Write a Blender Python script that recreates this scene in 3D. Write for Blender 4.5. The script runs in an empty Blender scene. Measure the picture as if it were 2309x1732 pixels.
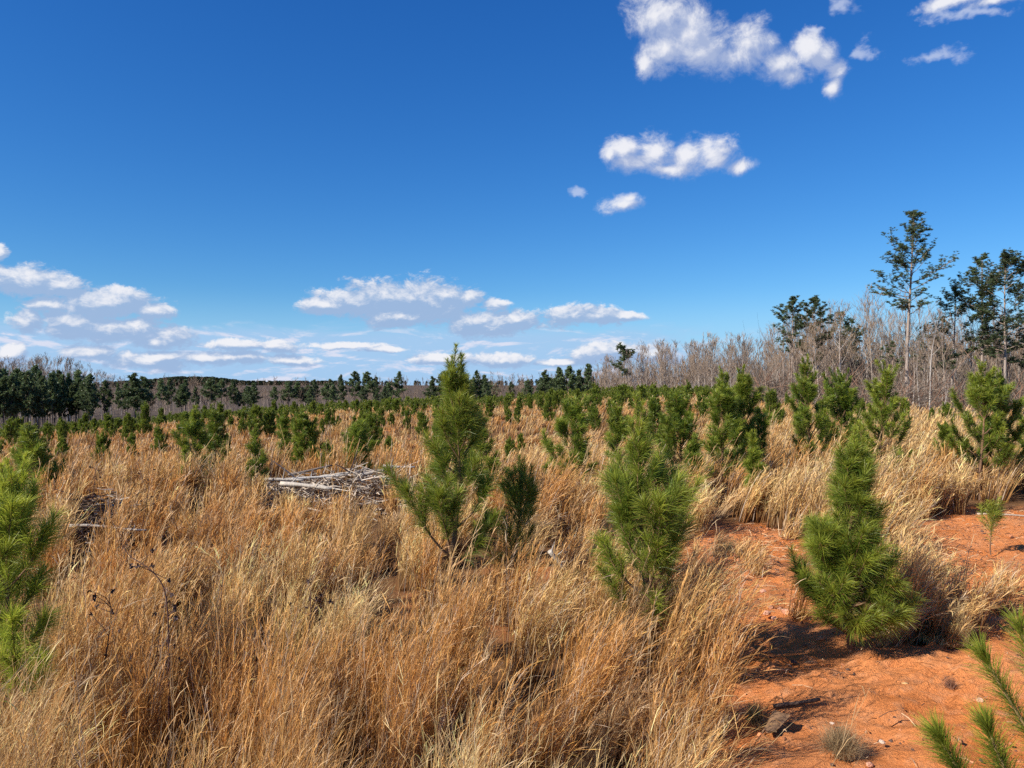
import bpy, math, random
import numpy as np
from mathutils import Vector

scene = bpy.context.scene
col = scene.collection
PI = math.pi

# ------------------------------------------------------------------ camera, sky, sun
HC = 2.4                      # eye height above the near ground
F = 1744.0                    # focal length in photo pixels (2309 wide)
PITCH = math.atan(13.6 / F)
YH = 879.6                    # horizon row of the photo
cam_d = bpy.data.cameras.new('camera')
cam = bpy.data.objects.new('camera', cam_d)
col.objects.link(cam)
cam.location = (0, 0, HC)
cam.rotation_euler = (PI / 2 + PITCH, 0, 0)
cam_d.sensor_width = 36
cam_d.lens = 36 * F / 2309
cam_d.clip_start = 0.05
cam_d.clip_end = 6000
scene.camera = cam

SUN_EL = math.radians(36)
SUN_DIR = Vector((-0.86, -0.51, 0)).normalized() * math.cos(SUN_EL) + Vector((0, 0, math.sin(SUN_EL)))
sun_d = bpy.data.lights.new('sun', 'SUN')
sun_d.energy = 5.0
sun_d.angle = math.radians(0.5)
sun_d.color = (1.0, 0.93, 0.83)
sun = bpy.data.objects.new('sun', sun_d)
col.objects.link(sun)
sun.rotation_euler = SUN_DIR.to_track_quat('Z', 'Y').to_euler()
sun.location = (-20, -12, 30)

scene.render.engine = 'CYCLES'
cy = scene.cycles
cy.max_bounces = 5
cy.diffuse_bounces = 3
cy.glossy_bounces = 1
cy.transmission_bounces = 3
cy.transparent_max_bounces = 4
cy.caustics_reflective = False
cy.caustics_refractive = False
cy.use_denoising = False
vs = scene.view_settings
vs.view_transform = 'Standard'
vs.look = 'None'
vs.exposure = 0.58
vs.gamma = 1
SKY_S = 0.09

world = bpy.data.worlds.new("World")
scene.world = world
world.use_nodes = True


class NT:
    """Small helper to write node maths."""
    def __init__(s, tree):
        s.t = tree
    def new(s, kind, **kw):
        n = s.t.nodes.new(kind)
        for k, v in kw.items():
            setattr(n, k, v)
        return n
    def put(s, sock, v):
        if hasattr(v, 'is_output'):
            s.t.links.new(v, sock)
        else:
            sock.default_value = v
    def m(s, op, a, b=None, c=None, clamp=False):
        n = s.new('ShaderNodeMath', operation=op, use_clamp=clamp)
        for i, v in enumerate((a, b, c)):
            if v is not None:
                s.put(n.inputs[i], v)
        return n.outputs[0]
    def v(s, op, a, b=None, c=None):
        n = s.new('ShaderNodeVectorMath', operation=op)
        for i, x in enumerate((a, b, c)):
            if x is not None:
                s.put(n.inputs[i], x)
        return n.outputs['Value'] if op in ('DOT_PRODUCT', 'LENGTH') else n.outputs[0]
    def xyz(s, x, y, z=0.0):
        n = s.new('ShaderNodeCombineXYZ')
        s.put(n.inputs[0], x); s.put(n.inputs[1], y); s.put(n.inputs[2], z)
        return n.outputs[0]
    def noise(s, vec, scale, detail=5, rough=0.55, dist=0.0):
        n = s.new('ShaderNodeTexNoise')
        s.put(n.inputs['Vector'], vec)
        n.inputs['Scale'].default_value = scale
        n.inputs['Detail'].default_value = detail
        n.inputs['Roughness'].default_value = rough
        n.inputs['Distortion'].default_value = dist
        return n.outputs['Fac']
    def ss(s, val, a, b, lo=0.0, hi=1.0):
        n = s.new('ShaderNodeMapRange', interpolation_type='SMOOTHSTEP')
        s.put(n.inputs[0], val)
        n.inputs[1].default_value = a; n.inputs[2].default_value = b
        n.inputs[3].default_value = lo; n.inputs[4].default_value = hi
        return n.outputs[0]
    def mix(s, f, a, b, mode='MIX'):
        n = s.new('ShaderNodeMix', data_type='RGBA', blend_type=mode)
        s.put(n.inputs[0], f)
        for i, x in ((6, a), (7, b)):
            if isinstance(x, tuple):
                x = (*x[:3], 1.0)
            s.put(n.inputs[i], x)
        return n.outputs[2]


def build_world():
    t = world.node_tree
    t.nodes.clear()
    N = NT(t)
    sky = N.new('ShaderNodeTexSky', sky_type='NISHITA')
    sky.sun_disc = False
    sky.sun_elevation = SUN_EL
    sky.sun_rotation = math.atan2(SUN_DIR.x, SUN_DIR.y)
    sky.altitude = 200
    sky.air_density = 1.0
    sky.dust_density = 0.25
    sky.ozone_density = 2.2
    tc = N.new('ShaderNodeTexCoord')
    d = tc.outputs['Generated']
    sep = N.new('ShaderNodeSeparateXYZ')
    t.links.new(d, sep.inputs[0])
    X, Y, Z = sep.outputs
    az = N.m('ARCTAN2', X, Y)
    el = N.m('ARCSINE', Z)
    P0 = N.xyz(az, el, 0.0)
    hsv = N.new('ShaderNodeHueSaturation')
    hsv.inputs['Hue'].default_value = 0.507
    hsv.inputs['Saturation'].default_value = 1.22
    hsv.inputs['Value'].default_value = 1.0
    t.links.new(sky.outputs[0], hsv.inputs['Color'])
    tc0 = N.new('ShaderNodeTexCoord'); sp0 = N.new('ShaderNodeSeparateXYZ'); t.links.new(tc0.outputs['Generated'], sp0.inputs[0]); sz_ = sp0.outputs[2]
    # deeper, clearer blue than the plain sky model
    sc_ = N.new('ShaderNodeSeparateColor'); t.links.new(hsv.outputs[0], sc_.inputs[0])
    cc_ = N.new('ShaderNodeCombineColor')
    for i, (k, g) in enumerate(((0.757, 1.32), (0.943, 1.04), (1.161, 0.867))):
        q = N.m('POWER', N.m('MULTIPLY', sc_.outputs[i], 0.107), g)
        t.links.new(N.m('MULTIPLY', q, k / (SKY_S * 2 ** 0.58)), cc_.inputs[i])
    skycol = cc_.outputs[0]
    skycol = N.mix(N.ss(N.m('ARCSINE', sz_), 0.015, 0.13, 0.75, 0.0), skycol, (0.33 / (SKY_S * 2 ** 0.58), 0.60 / (SKY_S * 2 ** 0.58), 0.93 / (SKY_S * 2 ** 0.58)))

    def B(px, py, rx, ry):       # a puff given by photo position and radii, stored as a direction
        a = math.atan((px - 1154.5) / F)
        e = math.atan((YH - py) / F * math.cos(a))
        return (a, e, rx / F * math.cos(a) ** 2, ry / F * math.cos(a))
    s = 2309 / 2212
    def L(lst):
        return [B(x * s, y * s, rx * s, ry * s) for x, y, rx, ry in lst]
    big = L([  # tall-standing cumulus groups
        (1425, 15, 78, 62), (1440, 85, 70, 58), (1400, 125, 26, 40), (1500, 60, 72, 60), (1520, 105, 80, 40),
        (1625, 88, 62, 44), (1600, 120, 70, 40), (1680, 140, 60, 38), (1740, 110, 50, 36), (1700, 165, 46, 24),
        (1780, 125, 42, 34), (1808, 160, 38, 30), (1797, 195, 26, 26),
        (2070, 0, 110, 20), (2140, 5, 80, 14),
        (1350, 320, 48, 34), (1370, 345, 55, 26), (1420, 320, 60, 42), (1480, 330, 62, 40), (1440, 358, 70, 18),
        (1550, 325, 60, 38), (1600, 348, 42, 20), (1320, 330, 26, 22),
        (1335, 443, 48, 21), (1345, 430, 24, 14)])
    low = L([   # flat-based rows nearer the horizon
        (760, 655, 90, 19), (830, 645, 100, 24), (700, 660, 60, 12), (900, 650, 110, 27), (860, 682, 95, 15), (940, 660, 80, 26),
        (955, 640, 60, 16), (1010, 645, 36, 12), (1070, 660, 32, 9), (1020, 700, 55, 18), (1060, 705, 60, 14), (1120, 693, 60, 15),
        (1235, 683, 60, 15), (1290, 685, 62, 12), (1350, 684, 44, 7),
        (60, 610, 90, 22), (130, 618, 60, 17), (220, 655, 130, 20), (260, 648, 80, 18), (320, 668, 55, 12), (110, 660, 56, 10),
        (60, 698, 44, 16), (150, 698, 70, 20), (230, 712, 110, 15), (300, 710, 50, 18), (0, 553, 20, 12),
        (370, 730, 60, 14), (340, 738, 60, 10), (510, 745, 70, 9), (600, 748, 45, 10), (190, 762, 60, 12), (350, 770, 60, 9),
        (490, 773, 100, 10), (630, 778, 60, 8), (320, 780, 90, 14), (20, 768, 40, 14), (740, 745, 90, 5), (830, 755, 60, 4),
        (960, 775, 80, 8), (1080, 778, 90, 10), (1200, 782, 60, 6),
        (1290, 765, 60, 14), (1350, 760, 70, 14), (1410, 765, 60, 14)])
    wisp = L([(2030, 112, 60, 16), (1255, 410, 20, 12), (1770, 60, 28, 6), (1885, 95, 22, 20), (1830, 10, 30, 16), (2090, 25, 90, 10)])

    def field(P, blobs):
        acc = None
        for (a, e, ru, rv) in blobs:
            q = N.v('MULTIPLY_ADD', P, (1 / ru, 1 / rv, 0), (-a / ru, -e / rv, 0))
            r = N.v('DOT_PRODUCT', q, q)
            acc = r if acc is None else N.m('SMOOTH_MIN', acc, r, 0.35)
        return N.m('SUBTRACT', 1.22, N.m('SQRT', N.m('MAXIMUM', acc, 0.0)))

    # domain warp so that outlines curl
    def warp(P, scale, amt, sx=1.0):
        n = N.new('ShaderNodeTexNoise')
        N.put(n.inputs['Vector'], P)
        n.inputs['Scale'].default_value = scale
        n.inputs['Detail'].default_value = 4
        n.inputs['Roughness'].default_value = 0.6
        w = N.v('SUBTRACT', n.outputs['Color'], (0.5, 0.5, 0.5))
        return N.v('MULTIPLY_ADD', w, (amt * sx, amt, 0), P)

    def layer(blobs, scale, amt, sharp, sun_off, wamt, stretch, a0=0.0):
        Pw = warp(P0, scale * 0.45, wamt, 1.3)
        S = field(Pw, blobs)
        Ps = N.v('MULTIPLY', P0, (1.0, stretch, 1.0))
        n1 = N.noise(Ps, scale, 10, 0.68, 0.4)
        dens = N.m('MULTIPLY_ADD', N.m('SUBTRACT', n1, 0.5), amt, S)
        n3 = N.noise(Ps, scale * 4.3, 6, 0.65, 0.6)
        dens = N.m('MULTIPLY_ADD', N.m('SUBTRACT', n3, 0.5), 0.75, dens)
        alpha = N.ss(dens, a0, a0 + sharp)
        # thickness towards the light
        off = N.v('ADD', P0, (sun_off[0], sun_off[1], 0))
        S2 = field(N.v('ADD', Pw, (sun_off[0], sun_off[1], 0)), blobs)
        n2 = N.noise(N.v('MULTIPLY', off, (1.0, stretch, 1.0)), scale, 5, 0.6, 0.3)
        dens2 = N.m('MULTIPLY_ADD', N.m('SUBTRACT', n2, 0.5), amt, S2)
        dens2 = N.m('MULTIPLY_ADD', N.m('SUBTRACT', n3, 0.5), 0.45, dens2)
        lit = N.m('SUBTRACT', dens, dens2)
        lit = N.m('MULTIPLY_ADD', N.m('SUBTRACT', N.noise(Ps, scale * 2.6, 5, 0.6, 0.8), 0.5), 1.1, lit)
        return dens, alpha, lit

    SD = SKY_S * 2 ** 0.58
    white = (0.90 / SD, 0.90 / SD, 0.94 / SD)
    greyb = (0.34 / SD, 0.48 / SD, 0.72 / SD)
    greyw = (0.40 / SD, 0.48 / SD, 0.70 / SD)

    # thin layered bank just above the horizon
    Pb = N.v('MULTIPLY', P0, (1.0, 4.0, 1.0))
    nb = N.noise(Pb, 9.0, 8, 0.62, 0.5)
    bankmask = N.m('MULTIPLY', N.ss(el, 0.062, 0.095, 1.0, 0.0), N.ss(az, 0.1, 0.3, 1.0, 0.35))
    bank = N.ss(N.m('MULTIPLY_ADD', bankmask, 0.36, nb), 0.56, 0.80)
    bank = N.m('MULTIPLY', N.m('MULTIPLY', bank, bankmask), 0.9)
    nb2 = N.noise(N.v('MULTIPLY', N.v('ADD', P0, (-0.006, 0.005, 0)), (1.0, 4.0, 1.0)), 9.0, 8, 0.62, 0.5)
    bl = N.ss(N.m('SUBTRACT', nb, nb2), 0.0, 0.13)
    bankcol = N.mix(bl, (0.38 / SD, 0.59 / SD, 0.86 / SD), (0.74 / SD, 0.76 / SD, 0.90 / SD))
    c = N.mix(bank, skycol, bankcol)

    dl, al, ll = layer([(a, e, ru, rv * 1.7) for a, e, ru, rv in low], 26.0, 2.0, 0.5, (-0.004, 0.008), 0.014, 1.6)
    lc = N.mix(N.ss(ll, -0.10, 0.90), greyb, white)
    c = N.mix(N.m('MULTIPLY', al, 0.95), c, lc)

    db, ab, lb = layer(big, 15.0, 2.3, 0.95, (-0.010, 0.014), 0.045, 1.2, 0.08)
    bc = N.mix(N.ss(lb, -0.25, 0.80), greyw, white)
    c = N.mix(N.m('MULTIPLY', ab, 0.95), c, bc)
    dw, aw, lw = layer(wisp, 30.0, 2.0, 1.0, (-0.006, 0.01), 0.06, 1.6)
    c = N.mix(N.m('MULTIPLY', aw, 0.55), c, (0.70 / SD, 0.76 / SD, 0.92 / SD))

    bg = N.new('ShaderNodeBackground')
    bg.inputs['Strength'].default_value = SKY_S
    t.links.new(c, bg.inputs['Color'])
    out = N.new('ShaderNodeOutputWorld')
    t.links.new(bg.outputs[0], out.inputs[0])


build_world()

# ------------------------------------------------------------------ helpers
rng = np.random.default_rng(7)


def ss(a, b, t):
    t = np.clip((t - a) / (b - a), 0, 1)
    return t * t * (3 - 2 * t)


def vnoise(x, y, seed=0):
    xi = np.floor(x).astype(np.int64); yi = np.floor(y).astype(np.int64)
    fx = x - xi; fy = y - yi
    fx = fx * fx * (3 - 2 * fx); fy = fy * fy * (3 - 2 * fy)
    def h(i, j):
        n = (i * 374761393 + j * 668265263 + seed * 974711) & 0x7fffffff
        n = (n ^ (n >> 13)) * 1274126177 & 0x7fffffff
        return ((n ^ (n >> 16)) & 0xffff) / 65535.0
    a = h(xi, yi); b = h(xi + 1, yi); c = h(xi, yi + 1); d = h(xi + 1, yi + 1)
    return (a * (1 - fx) + b * fx) * (1 - fy) + (c * (1 - fx) + d * fx) * fy


def fbm(x, y, seed=0, octv=4):
    s = 0; a = 0.5; tot = 0
    for k in range(octv):
        s = s + a * vnoise(x * 2 ** k, y * 2 ** k, seed + k * 17); tot += a; a *= 0.55
    return s / tot


def gp(X, Y, z=0.0):
    """Point of the near ground that shows at photo pixel X, Y."""
    dd = (HC - z) * F / (Y - YH)
    return ((X - 1154.5) / F * dd, dd)


def inpoly(x, y, poly):
    r = np.zeros(np.shape(x), bool)
    n = len(poly)
    for i in range(n):
        x0, y0 = poly[i]; x1, y1 = poly[(i + 1) % n]
        cnd = ((y0 > y) != (y1 > y))
        with np.errstate(divide='ignore', invalid='ignore'):
            xx = (x1 - x0) * (y - y0) / ((y1 - y0) if y1 != y0 else 1e-9) + x0
        r ^= cnd & (x < xx)
    return r


DIRT = [[gp(*p) for p in poly] for poly in (
    [(1330, 2600), (1580, 1732), (1630, 1560), (1600, 1460), (1680, 1385), (1900, 1400), (2060, 1465), (2190, 1470), (2230, 1350), (2600, 1320), (2900, 2600)],
    [(1960, 1185), (2150, 1165), (2450, 1120), (2700, 1330), (2250, 1335), (2080, 1262), (1950, 1235)],
    [(1560, 1185), (1760, 1180), (1780, 1232), (1590, 1235)],
)]
SPARSE = [[gp(*p) for p in poly] for poly in (
    [(1510, 1215), (1800, 1200), (1830, 1400), (1700, 1470), (1560, 1460), (1520, 1330)],
    [(2000, 1250), (2300, 1290), (2250, 1350), (2200, 1480), (2060, 1470)],
)]


def warped(x, y, amt=0.35):
    return (x + amt * (fbm(x * 1.3, y * 1.3, 5) - 0.5) * 2, y + amt * 1.6 * (fbm(x * 1.3, y * 1.3, 9) - 0.5) * 2)


def soft(x, y, polys, n=1):
    """0..1 mask of the polygons with ragged edges (a few jittered tests averaged)."""
    out = np.zeros(np.shape(x))
    k = 0
    for dx, dy in ((0, 0), (0.12, 0.05), (-0.12, -0.05), (0.04, -0.2), (-0.04, 0.2)):
        wx, wy = warped(x + dx, y + dy)
        m = np.zeros(np.shape(x), bool)
        for p in polys:
            m |= inpoly(wx, wy, p)
        out += m; k += 1
    return out / k


PILE = (-3.6, 15.2)


def terrain(x, y):
    x = np.asarray(x, float); y = np.asarray(y, float)
    r = x / np.maximum(y, 1.0)
    sl = np.interp(r, [-1.2, -0.75, -0.66, -0.42, -0.247, -0.09, 0.05, 0.2, 0.32, 0.5, 1.2], [-0.062, -0.058, -0.053, -0.032, -0.0195, -0.006, 0.008, 0.013, 0.009, -0.002, -0.002])
    neg = np.minimum(sl, 0); pos = np.maximum(sl, 0)
    z = -0.4 * np.log1p(np.exp(-(1.2 + neg * y) / 0.4)) * (neg < 0) * ss(0, 25, y)
    z = z + pos * np.maximum(y - 20, 0) * ss(20, 45, y)
    z = z + (fbm(x / 14, y / 14, 31, 3) - 0.5) * 0.75 * ss(14, 40, y)
    far = np.minimum(-4.5, 1.0 + sl * 195)
    z = z * (1 - ss(138, 200, y)) + far * ss(138, 200, y)
    z = z + 12 * ss(420, 850, y)
    z = z + (fbm(x / 2.3, y / 2.3, 3, 3) - 0.5) * 0.16 * ss(2.0, 5.0, np.hypot(x, y)) * (1 - ss(30, 60, y))
    z = z + 0.35 * np.exp(-(((x - PILE[0]) / 2.6) ** 2 + ((y - PILE[1]) / 1.3) ** 2))
    return z


def H(x, y):
    return float(terrain(x, y))


def link(name, me, mat=None, parent=None):
    o = bpy.data.objects.new(name, me)
    col.objects.link(o)
    if mat is not None:
        me.materials.append(mat)
    if parent is not None:
        o.parent = parent
    return o


def tag(o, label=None, cat=None, group=None, kind=None):
    for k, v in (('label', label), ('category', cat), ('group', group), ('kind', kind)):
        if v:
            o[k] = v
    return o


def empty(name, loc, rz=0.0, sc=1.0):
    o = bpy.data.objects.new(name, None)
    o.empty_display_size = 0.2
    col.objects.link(o)
    o.location = loc; o.rotation_euler = (0, 0, rz); o.scale = (sc, sc, sc)
    return o


class Geo:
    """Collects quads in numpy arrays and writes one mesh with a colour attribute."""
    def __init__(s):
        s.v = []; s.f = []; s.c = []; s.n = 0
    def add(s, v, f, c):
        s.v.append(np.asarray(v, np.float32).reshape(-1, 3))
        s.f.append(np.asarray(f, np.int64).reshape(-1, 4) + s.n)
        s.c.append(np.asarray(c, np.float32).reshape(-1, 3))
        s.n += len(s.v[-1])
    def ribbons(s, P, W, side, C):
        """P (N,K,3), W (N,K), side (N,3), C (N,K,3)"""
        P = np.asarray(P); N_, K = P.shape[:2]
        if N_ == 0:
            return
        off = side[:, None, :] * (W[..., None] * 0.5)
        v = np.stack([P - off, P + off], 2)               # N,K,2,3
        idx = np.arange(N_ * K * 2).reshape(N_, K, 2)
        f = np.stack([idx[:, :-1, 0], idx[:, :-1, 1], idx[:, 1:, 1], idx[:, 1:, 0]], -1)
        c = np.repeat(C[:, :, None, :], 2, 2)
        s.add(v, f, c)
    def tube(s, pts, rad, sides, c0, c1=None):
        pts = np.asarray(pts, float); rad = np.asarray(rad, float)
        K = len(pts)
        T = np.gradient(pts, axis=0)
        T /= np.linalg.norm(T, axis=1)[:, None] + 1e-9
        ref = np.array([0, 0, 1.0]) if abs(T[0, 2]) < 0.8 else np.array([1.0, 0, 0])
        U = np.cross(T, ref); U /= np.linalg.norm(U, axis=1)[:, None] + 1e-9
        V = np.cross(T, U)
        a = np.arange(sides) / sides * 2 * PI
        ring = pts[:, None] + (U[:, None] * np.cos(a)[None, :, None] + V[:, None] * np.sin(a)[None, :, None]) * rad[:, None, None]
        idx = np.arange(K * sides).reshape(K, sides)
        nx = np.roll(idx, -1, 1)
        f = np.stack([idx[:-1], nx[:-1], nx[1:], idx[1:]], -1)
        c0 = np.asarray(c0, float); c1 = c0 if c1 is None else np.asarray(c1, float)
        t = np.linspace(0, 1, K)[:, None, None]
        c = (c0 * (1 - t) + c1 * t) * np.ones((K, sides, 1))
        s.add(ring, f, c)
    def merge(s, v, f, c):
        s.add(v, f, c)
    def arrays(s):
        return np.concatenate(s.v), np.concatenate(s.f), np.concatenate(s.c)
    def mesh(s, name, smooth=False):
        v, f, c = s.arrays()
        me = bpy.data.meshes.new(name)
        me.vertices.add(len(v)); me.vertices.foreach_set('co', v.ravel())
        me.loops.add(f.size); me.loops.foreach_set('vertex_index', f.ravel().astype(np.int32))
        me.polygons.add(len(f)); me.polygons.foreach_set('loop_start', (np.arange(len(f)) * 4).astype(np.int32))
        if smooth:
            me.polygons.foreach_set('use_smooth', np.ones(len(f), bool))
        me.update(calc_edges=True)
        at = me.color_attributes.new('tint', 'FLOAT_COLOR', 'POINT')
        cc = np.ones((len(v), 4), np.float32); cc[:, :3] = c
        at.data.foreach_set('color', cc.ravel())
        return me


def unit(a):
    return a / (np.linalg.norm(a, axis=-1, keepdims=True) + 1e-9)


# ------------------------------------------------------------------ materials
def tint_mat(name, transl=0.3, rough=0.6, spec=0.3, bump=0.0, vary=0.0, scale=20.0):
    m = bpy.data.materials.new(name)
    m.use_nodes = True
    t = m.node_tree; t.nodes.clear(); N = NT(t)
    a = N.new('ShaderNodeVertexColor', layer_name='tint')
    c = a.outputs[0]
    if vary:
        tc = N.new('ShaderNodeTexCoord')
        n = N.noise(tc.outputs['Object'], scale, 5, 0.6)
        c = N.mix(1.0, c, N.mix(n, (1 - vary,) * 3, (1 + vary,) * 3), 'MULTIPLY')
    p = N.new('ShaderNodeBsdfPrincipled')
    N.put(p.inputs['Base Color'], c)
    p.inputs['Roughness'].default_value = rough
    p.inputs['Specular IOR Level'].default_value = spec
    if bump:
        tc = N.new('ShaderNodeTexCoord')
        n = N.noise(N.v('MULTIPLY', tc.outputs['Object'], (1, 1, 0.25)), scale, 6, 0.65)
        b = N.new('ShaderNodeBump'); b.inputs['Strength'].default_value = bump; b.inputs['Distance'].default_value = 0.02
        N.put(b.inputs['Height'], n); N.put(p.inputs['Normal'], b.outputs[0])
    o = N.new('ShaderNodeOutputMaterial')
    if transl:
        tr = N.new('ShaderNodeBsdfTranslucent'); N.put(tr.inputs['Color'], c)
        mx = N.new('ShaderNodeMixShader'); mx.inputs[0].default_value = transl
        t.links.new(p.outputs[0], mx.inputs[1]); t.links.new(tr.outputs[0], mx.inputs[2])
        t.links.new(mx.outputs[0], o.inputs[0])
    else:
        t.links.new(p.outputs[0], o.inputs[0])
    return m


M_GRASS = tint_mat('dry_grass', 0.30, 0.55, 0.35)
M_NEEDLE = tint_mat('pine_needles', 0.42, 0.42, 0.45)
M_BARK = tint_mat('bark', 0, 0.85, 0.2, 0.6, 0.3, 9.0)
M_TWIG = tint_mat('twigs', 0, 0.8, 0.2)
M_WOOD = tint_mat('weathered_wood', 0, 0.8, 0.2, 0.8, 0.35, 22.0)
M_ROCK = tint_mat('rock', 0, 0.9, 0.2, 0.7, 0.3, 18.0)


def ground_mat():
    m = bpy.data.materials.new('red_clay')
    m.use_nodes = True
    t = m.node_tree; t.nodes.clear(); N = NT(t)
    g = N.new('ShaderNodeNewGeometry'); P = g.outputs['Position']
    a = N.new('ShaderNodeVertexColor', layer_name='tint')
    sep = N.new('ShaderNodeSeparateColor'); t.links.new(a.outputs[0], sep.inputs[0])
    bare, far = sep.outputs[0], sep.outputs[2]
    n1 = N.noise(P, 0.7, 6, 0.6)
    n2 = N.noise(P, 6.0, 8, 0.65)
    n3 = N.noise(N.v('MULTIPLY', P, (1.0, 2.6, 1.0)), 28.0, 6, 0.7)
    clay = N.mix(N.ss(n1, 0.35, 0.65), (0.68, 0.215, 0.054), (0.72, 0.280, 0.10))
    clay = N.mix(N.ss(n2, 0.45, 0.75), clay, (0.72, 0.33, 0.15))
    clay = N.mix(N.ss(n3, 0.55, 0.8), clay, (0.34, 0.095, 0.032))
    clay = N.mix(N.ss(N.noise(P, 60.0, 3, 0.6), 0.62, 0.72, 0, 0.6), clay, (0.16, 0.07, 0.04))
    thatch = N.mix(n2, (0.12, 0.06, 0.028), (0.27, 0.14, 0.06))
    c = N.mix(bare, thatch, clay)
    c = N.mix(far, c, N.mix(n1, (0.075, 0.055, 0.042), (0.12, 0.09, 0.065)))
    p = N.new('ShaderNodeBsdfPrincipled')
    N.put(p.inputs['Base Color'], c)
    p.inputs['Roughness'].default_value = 0.95
    p.inputs['Specular IOR Level'].default_value = 0.1
    h = N.m('ADD', N.m('MULTIPLY', n2, 0.6), N.m('MULTIPLY', n3, 0.35))
    b = N.new('ShaderNodeBump'); b.inputs['Strength'].default_value = 1.0; b.inputs['Distance'].default_value = 0.09
    N.put(b.inputs['Height'], h); N.put(p.inputs['Normal'], b.outputs[0])
    o = N.new('ShaderNodeOutputMaterial'); t.links.new(p.outputs[0], o.inputs[0])
    return m


def build_ground():
    def axis(lo, hi, c, fine, n):
        u = np.linspace(-1, 1, n)
        k = 7.5
        w = np.sinh(k * u) / math.sinh(k)
        return np.where(u < 0, c + w * (c - lo), c + w * (hi - c))
    xs = axis(-2600, 2600, 2.6, 0.05, 560)
    ys = axis(-300, 3200, 7.0, 0.05, 620)
    X, Y = np.meshgrid(xs, ys)
    Z = terrain(X, Y)
    bare = soft(X, Y, DIRT)
    sp = soft(X, Y, SPARSE)
    near = (np.abs(X) < 40) & (Y > 0) & (Y < 40)
    # small washed ridges and lumps in the bare clay
    lump = (fbm(X * 3.1, Y * 4.6, 12, 5) - 0.5) * 0.12 + np.abs(fbm(X * 1.1 + 3, Y * 2.0, 14, 3) - 0.5) * 0.22 - 0.04
    lump += np.maximum(0, fbm(X * 12, Y * 12, 44, 3) - 0.55) * 0.22 - np.maximum(0, 0.035 - np.abs(fbm(X * 1.6, Y * 3.2, 55, 4) - 0.5)) * 0.8
    Z = Z + np.where(near, lump * np.maximum(bare, sp), 0)
    V = np.stack([X, Y, Z], -1)
    ny, nx = X.shape
    idx = np.arange(nx * ny).reshape(ny, nx)
    f = np.stack([idx[:-1, :-1], idx[:-1, 1:], idx[1:, 1:], idx[1:, :-1]], -1)
    C = np.zeros((ny, nx, 3))
    patch = ss(0.60, 0.72, fbm(X / 3.0, Y / 3.0, 77, 3)) * 0.7
    C[..., 0] = np.clip(bare + 0.85 * sp + patch * (Y < 120), 0, 1)
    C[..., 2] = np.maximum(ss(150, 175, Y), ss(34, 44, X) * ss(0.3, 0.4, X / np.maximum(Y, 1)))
    g = Geo(); g.add(V, f, C)
    o = link('ground', g.mesh('ground', True), ground_mat())
    tag(o, kind='structure')
    return o


build_ground()


# ------------------------------------------------------------------ grass
def dens_fn(x, y):
    b = soft(x, y, DIRT); s = soft(x, y, SPARSE)
    d = 1 - b
    d = np.where(s > 0.3, np.minimum(d, 0.42), d)
    gap = ss(0.41, 0.50, fbm(x / 0.9, y / 1.2, 61, 3))
    gap = np.maximum(gap, 0.35 * (y < 6.5))
    d = d * (0.2 + 0.80 * gap)
    brush = np.exp(-(((x + 6.2) / 0.9) ** 2 + ((y - 11.6) / 1.1) ** 2))
    d = d * (1 - 0.8 * brush)
    pile = np.exp(-(((x - PILE[0] - 0.5) / 2.7) ** 2 + ((y - PILE[1] + 0.6) / 1.3) ** 2))
    d = d * (1 - 0.85 * pile)
    wood = ss(0, 1, (x - 30 - 0.0 * y) / 6.0) * (x / np.maximum(y, 1) > 0.33)
    return d * (1 - wood)


def height_fn(x, y):
    h = 0.98 * (0.72 + 0.56 * fbm(x / 2.2, y / 2.2, 88, 3))
    h = h * (1 + 0.15 * ss(12, 14, y) * ss(3, 6, x))
    h = h * (1 - 0.42 * ss(17, 27, y) * (1 - ss(0.2, 0.3, x / np.maximum(y, 1))))
    front = np.exp(-(((x - PILE[0] * 0.85) / 2.2) ** 2 + ((y - 12.8) / 1.6) ** 2))
    h = h * (1 - 0.45 * front)
    s = soft(x, y, SPARSE)
    h = h * (1 - 0.45 * s)
    return h


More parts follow.
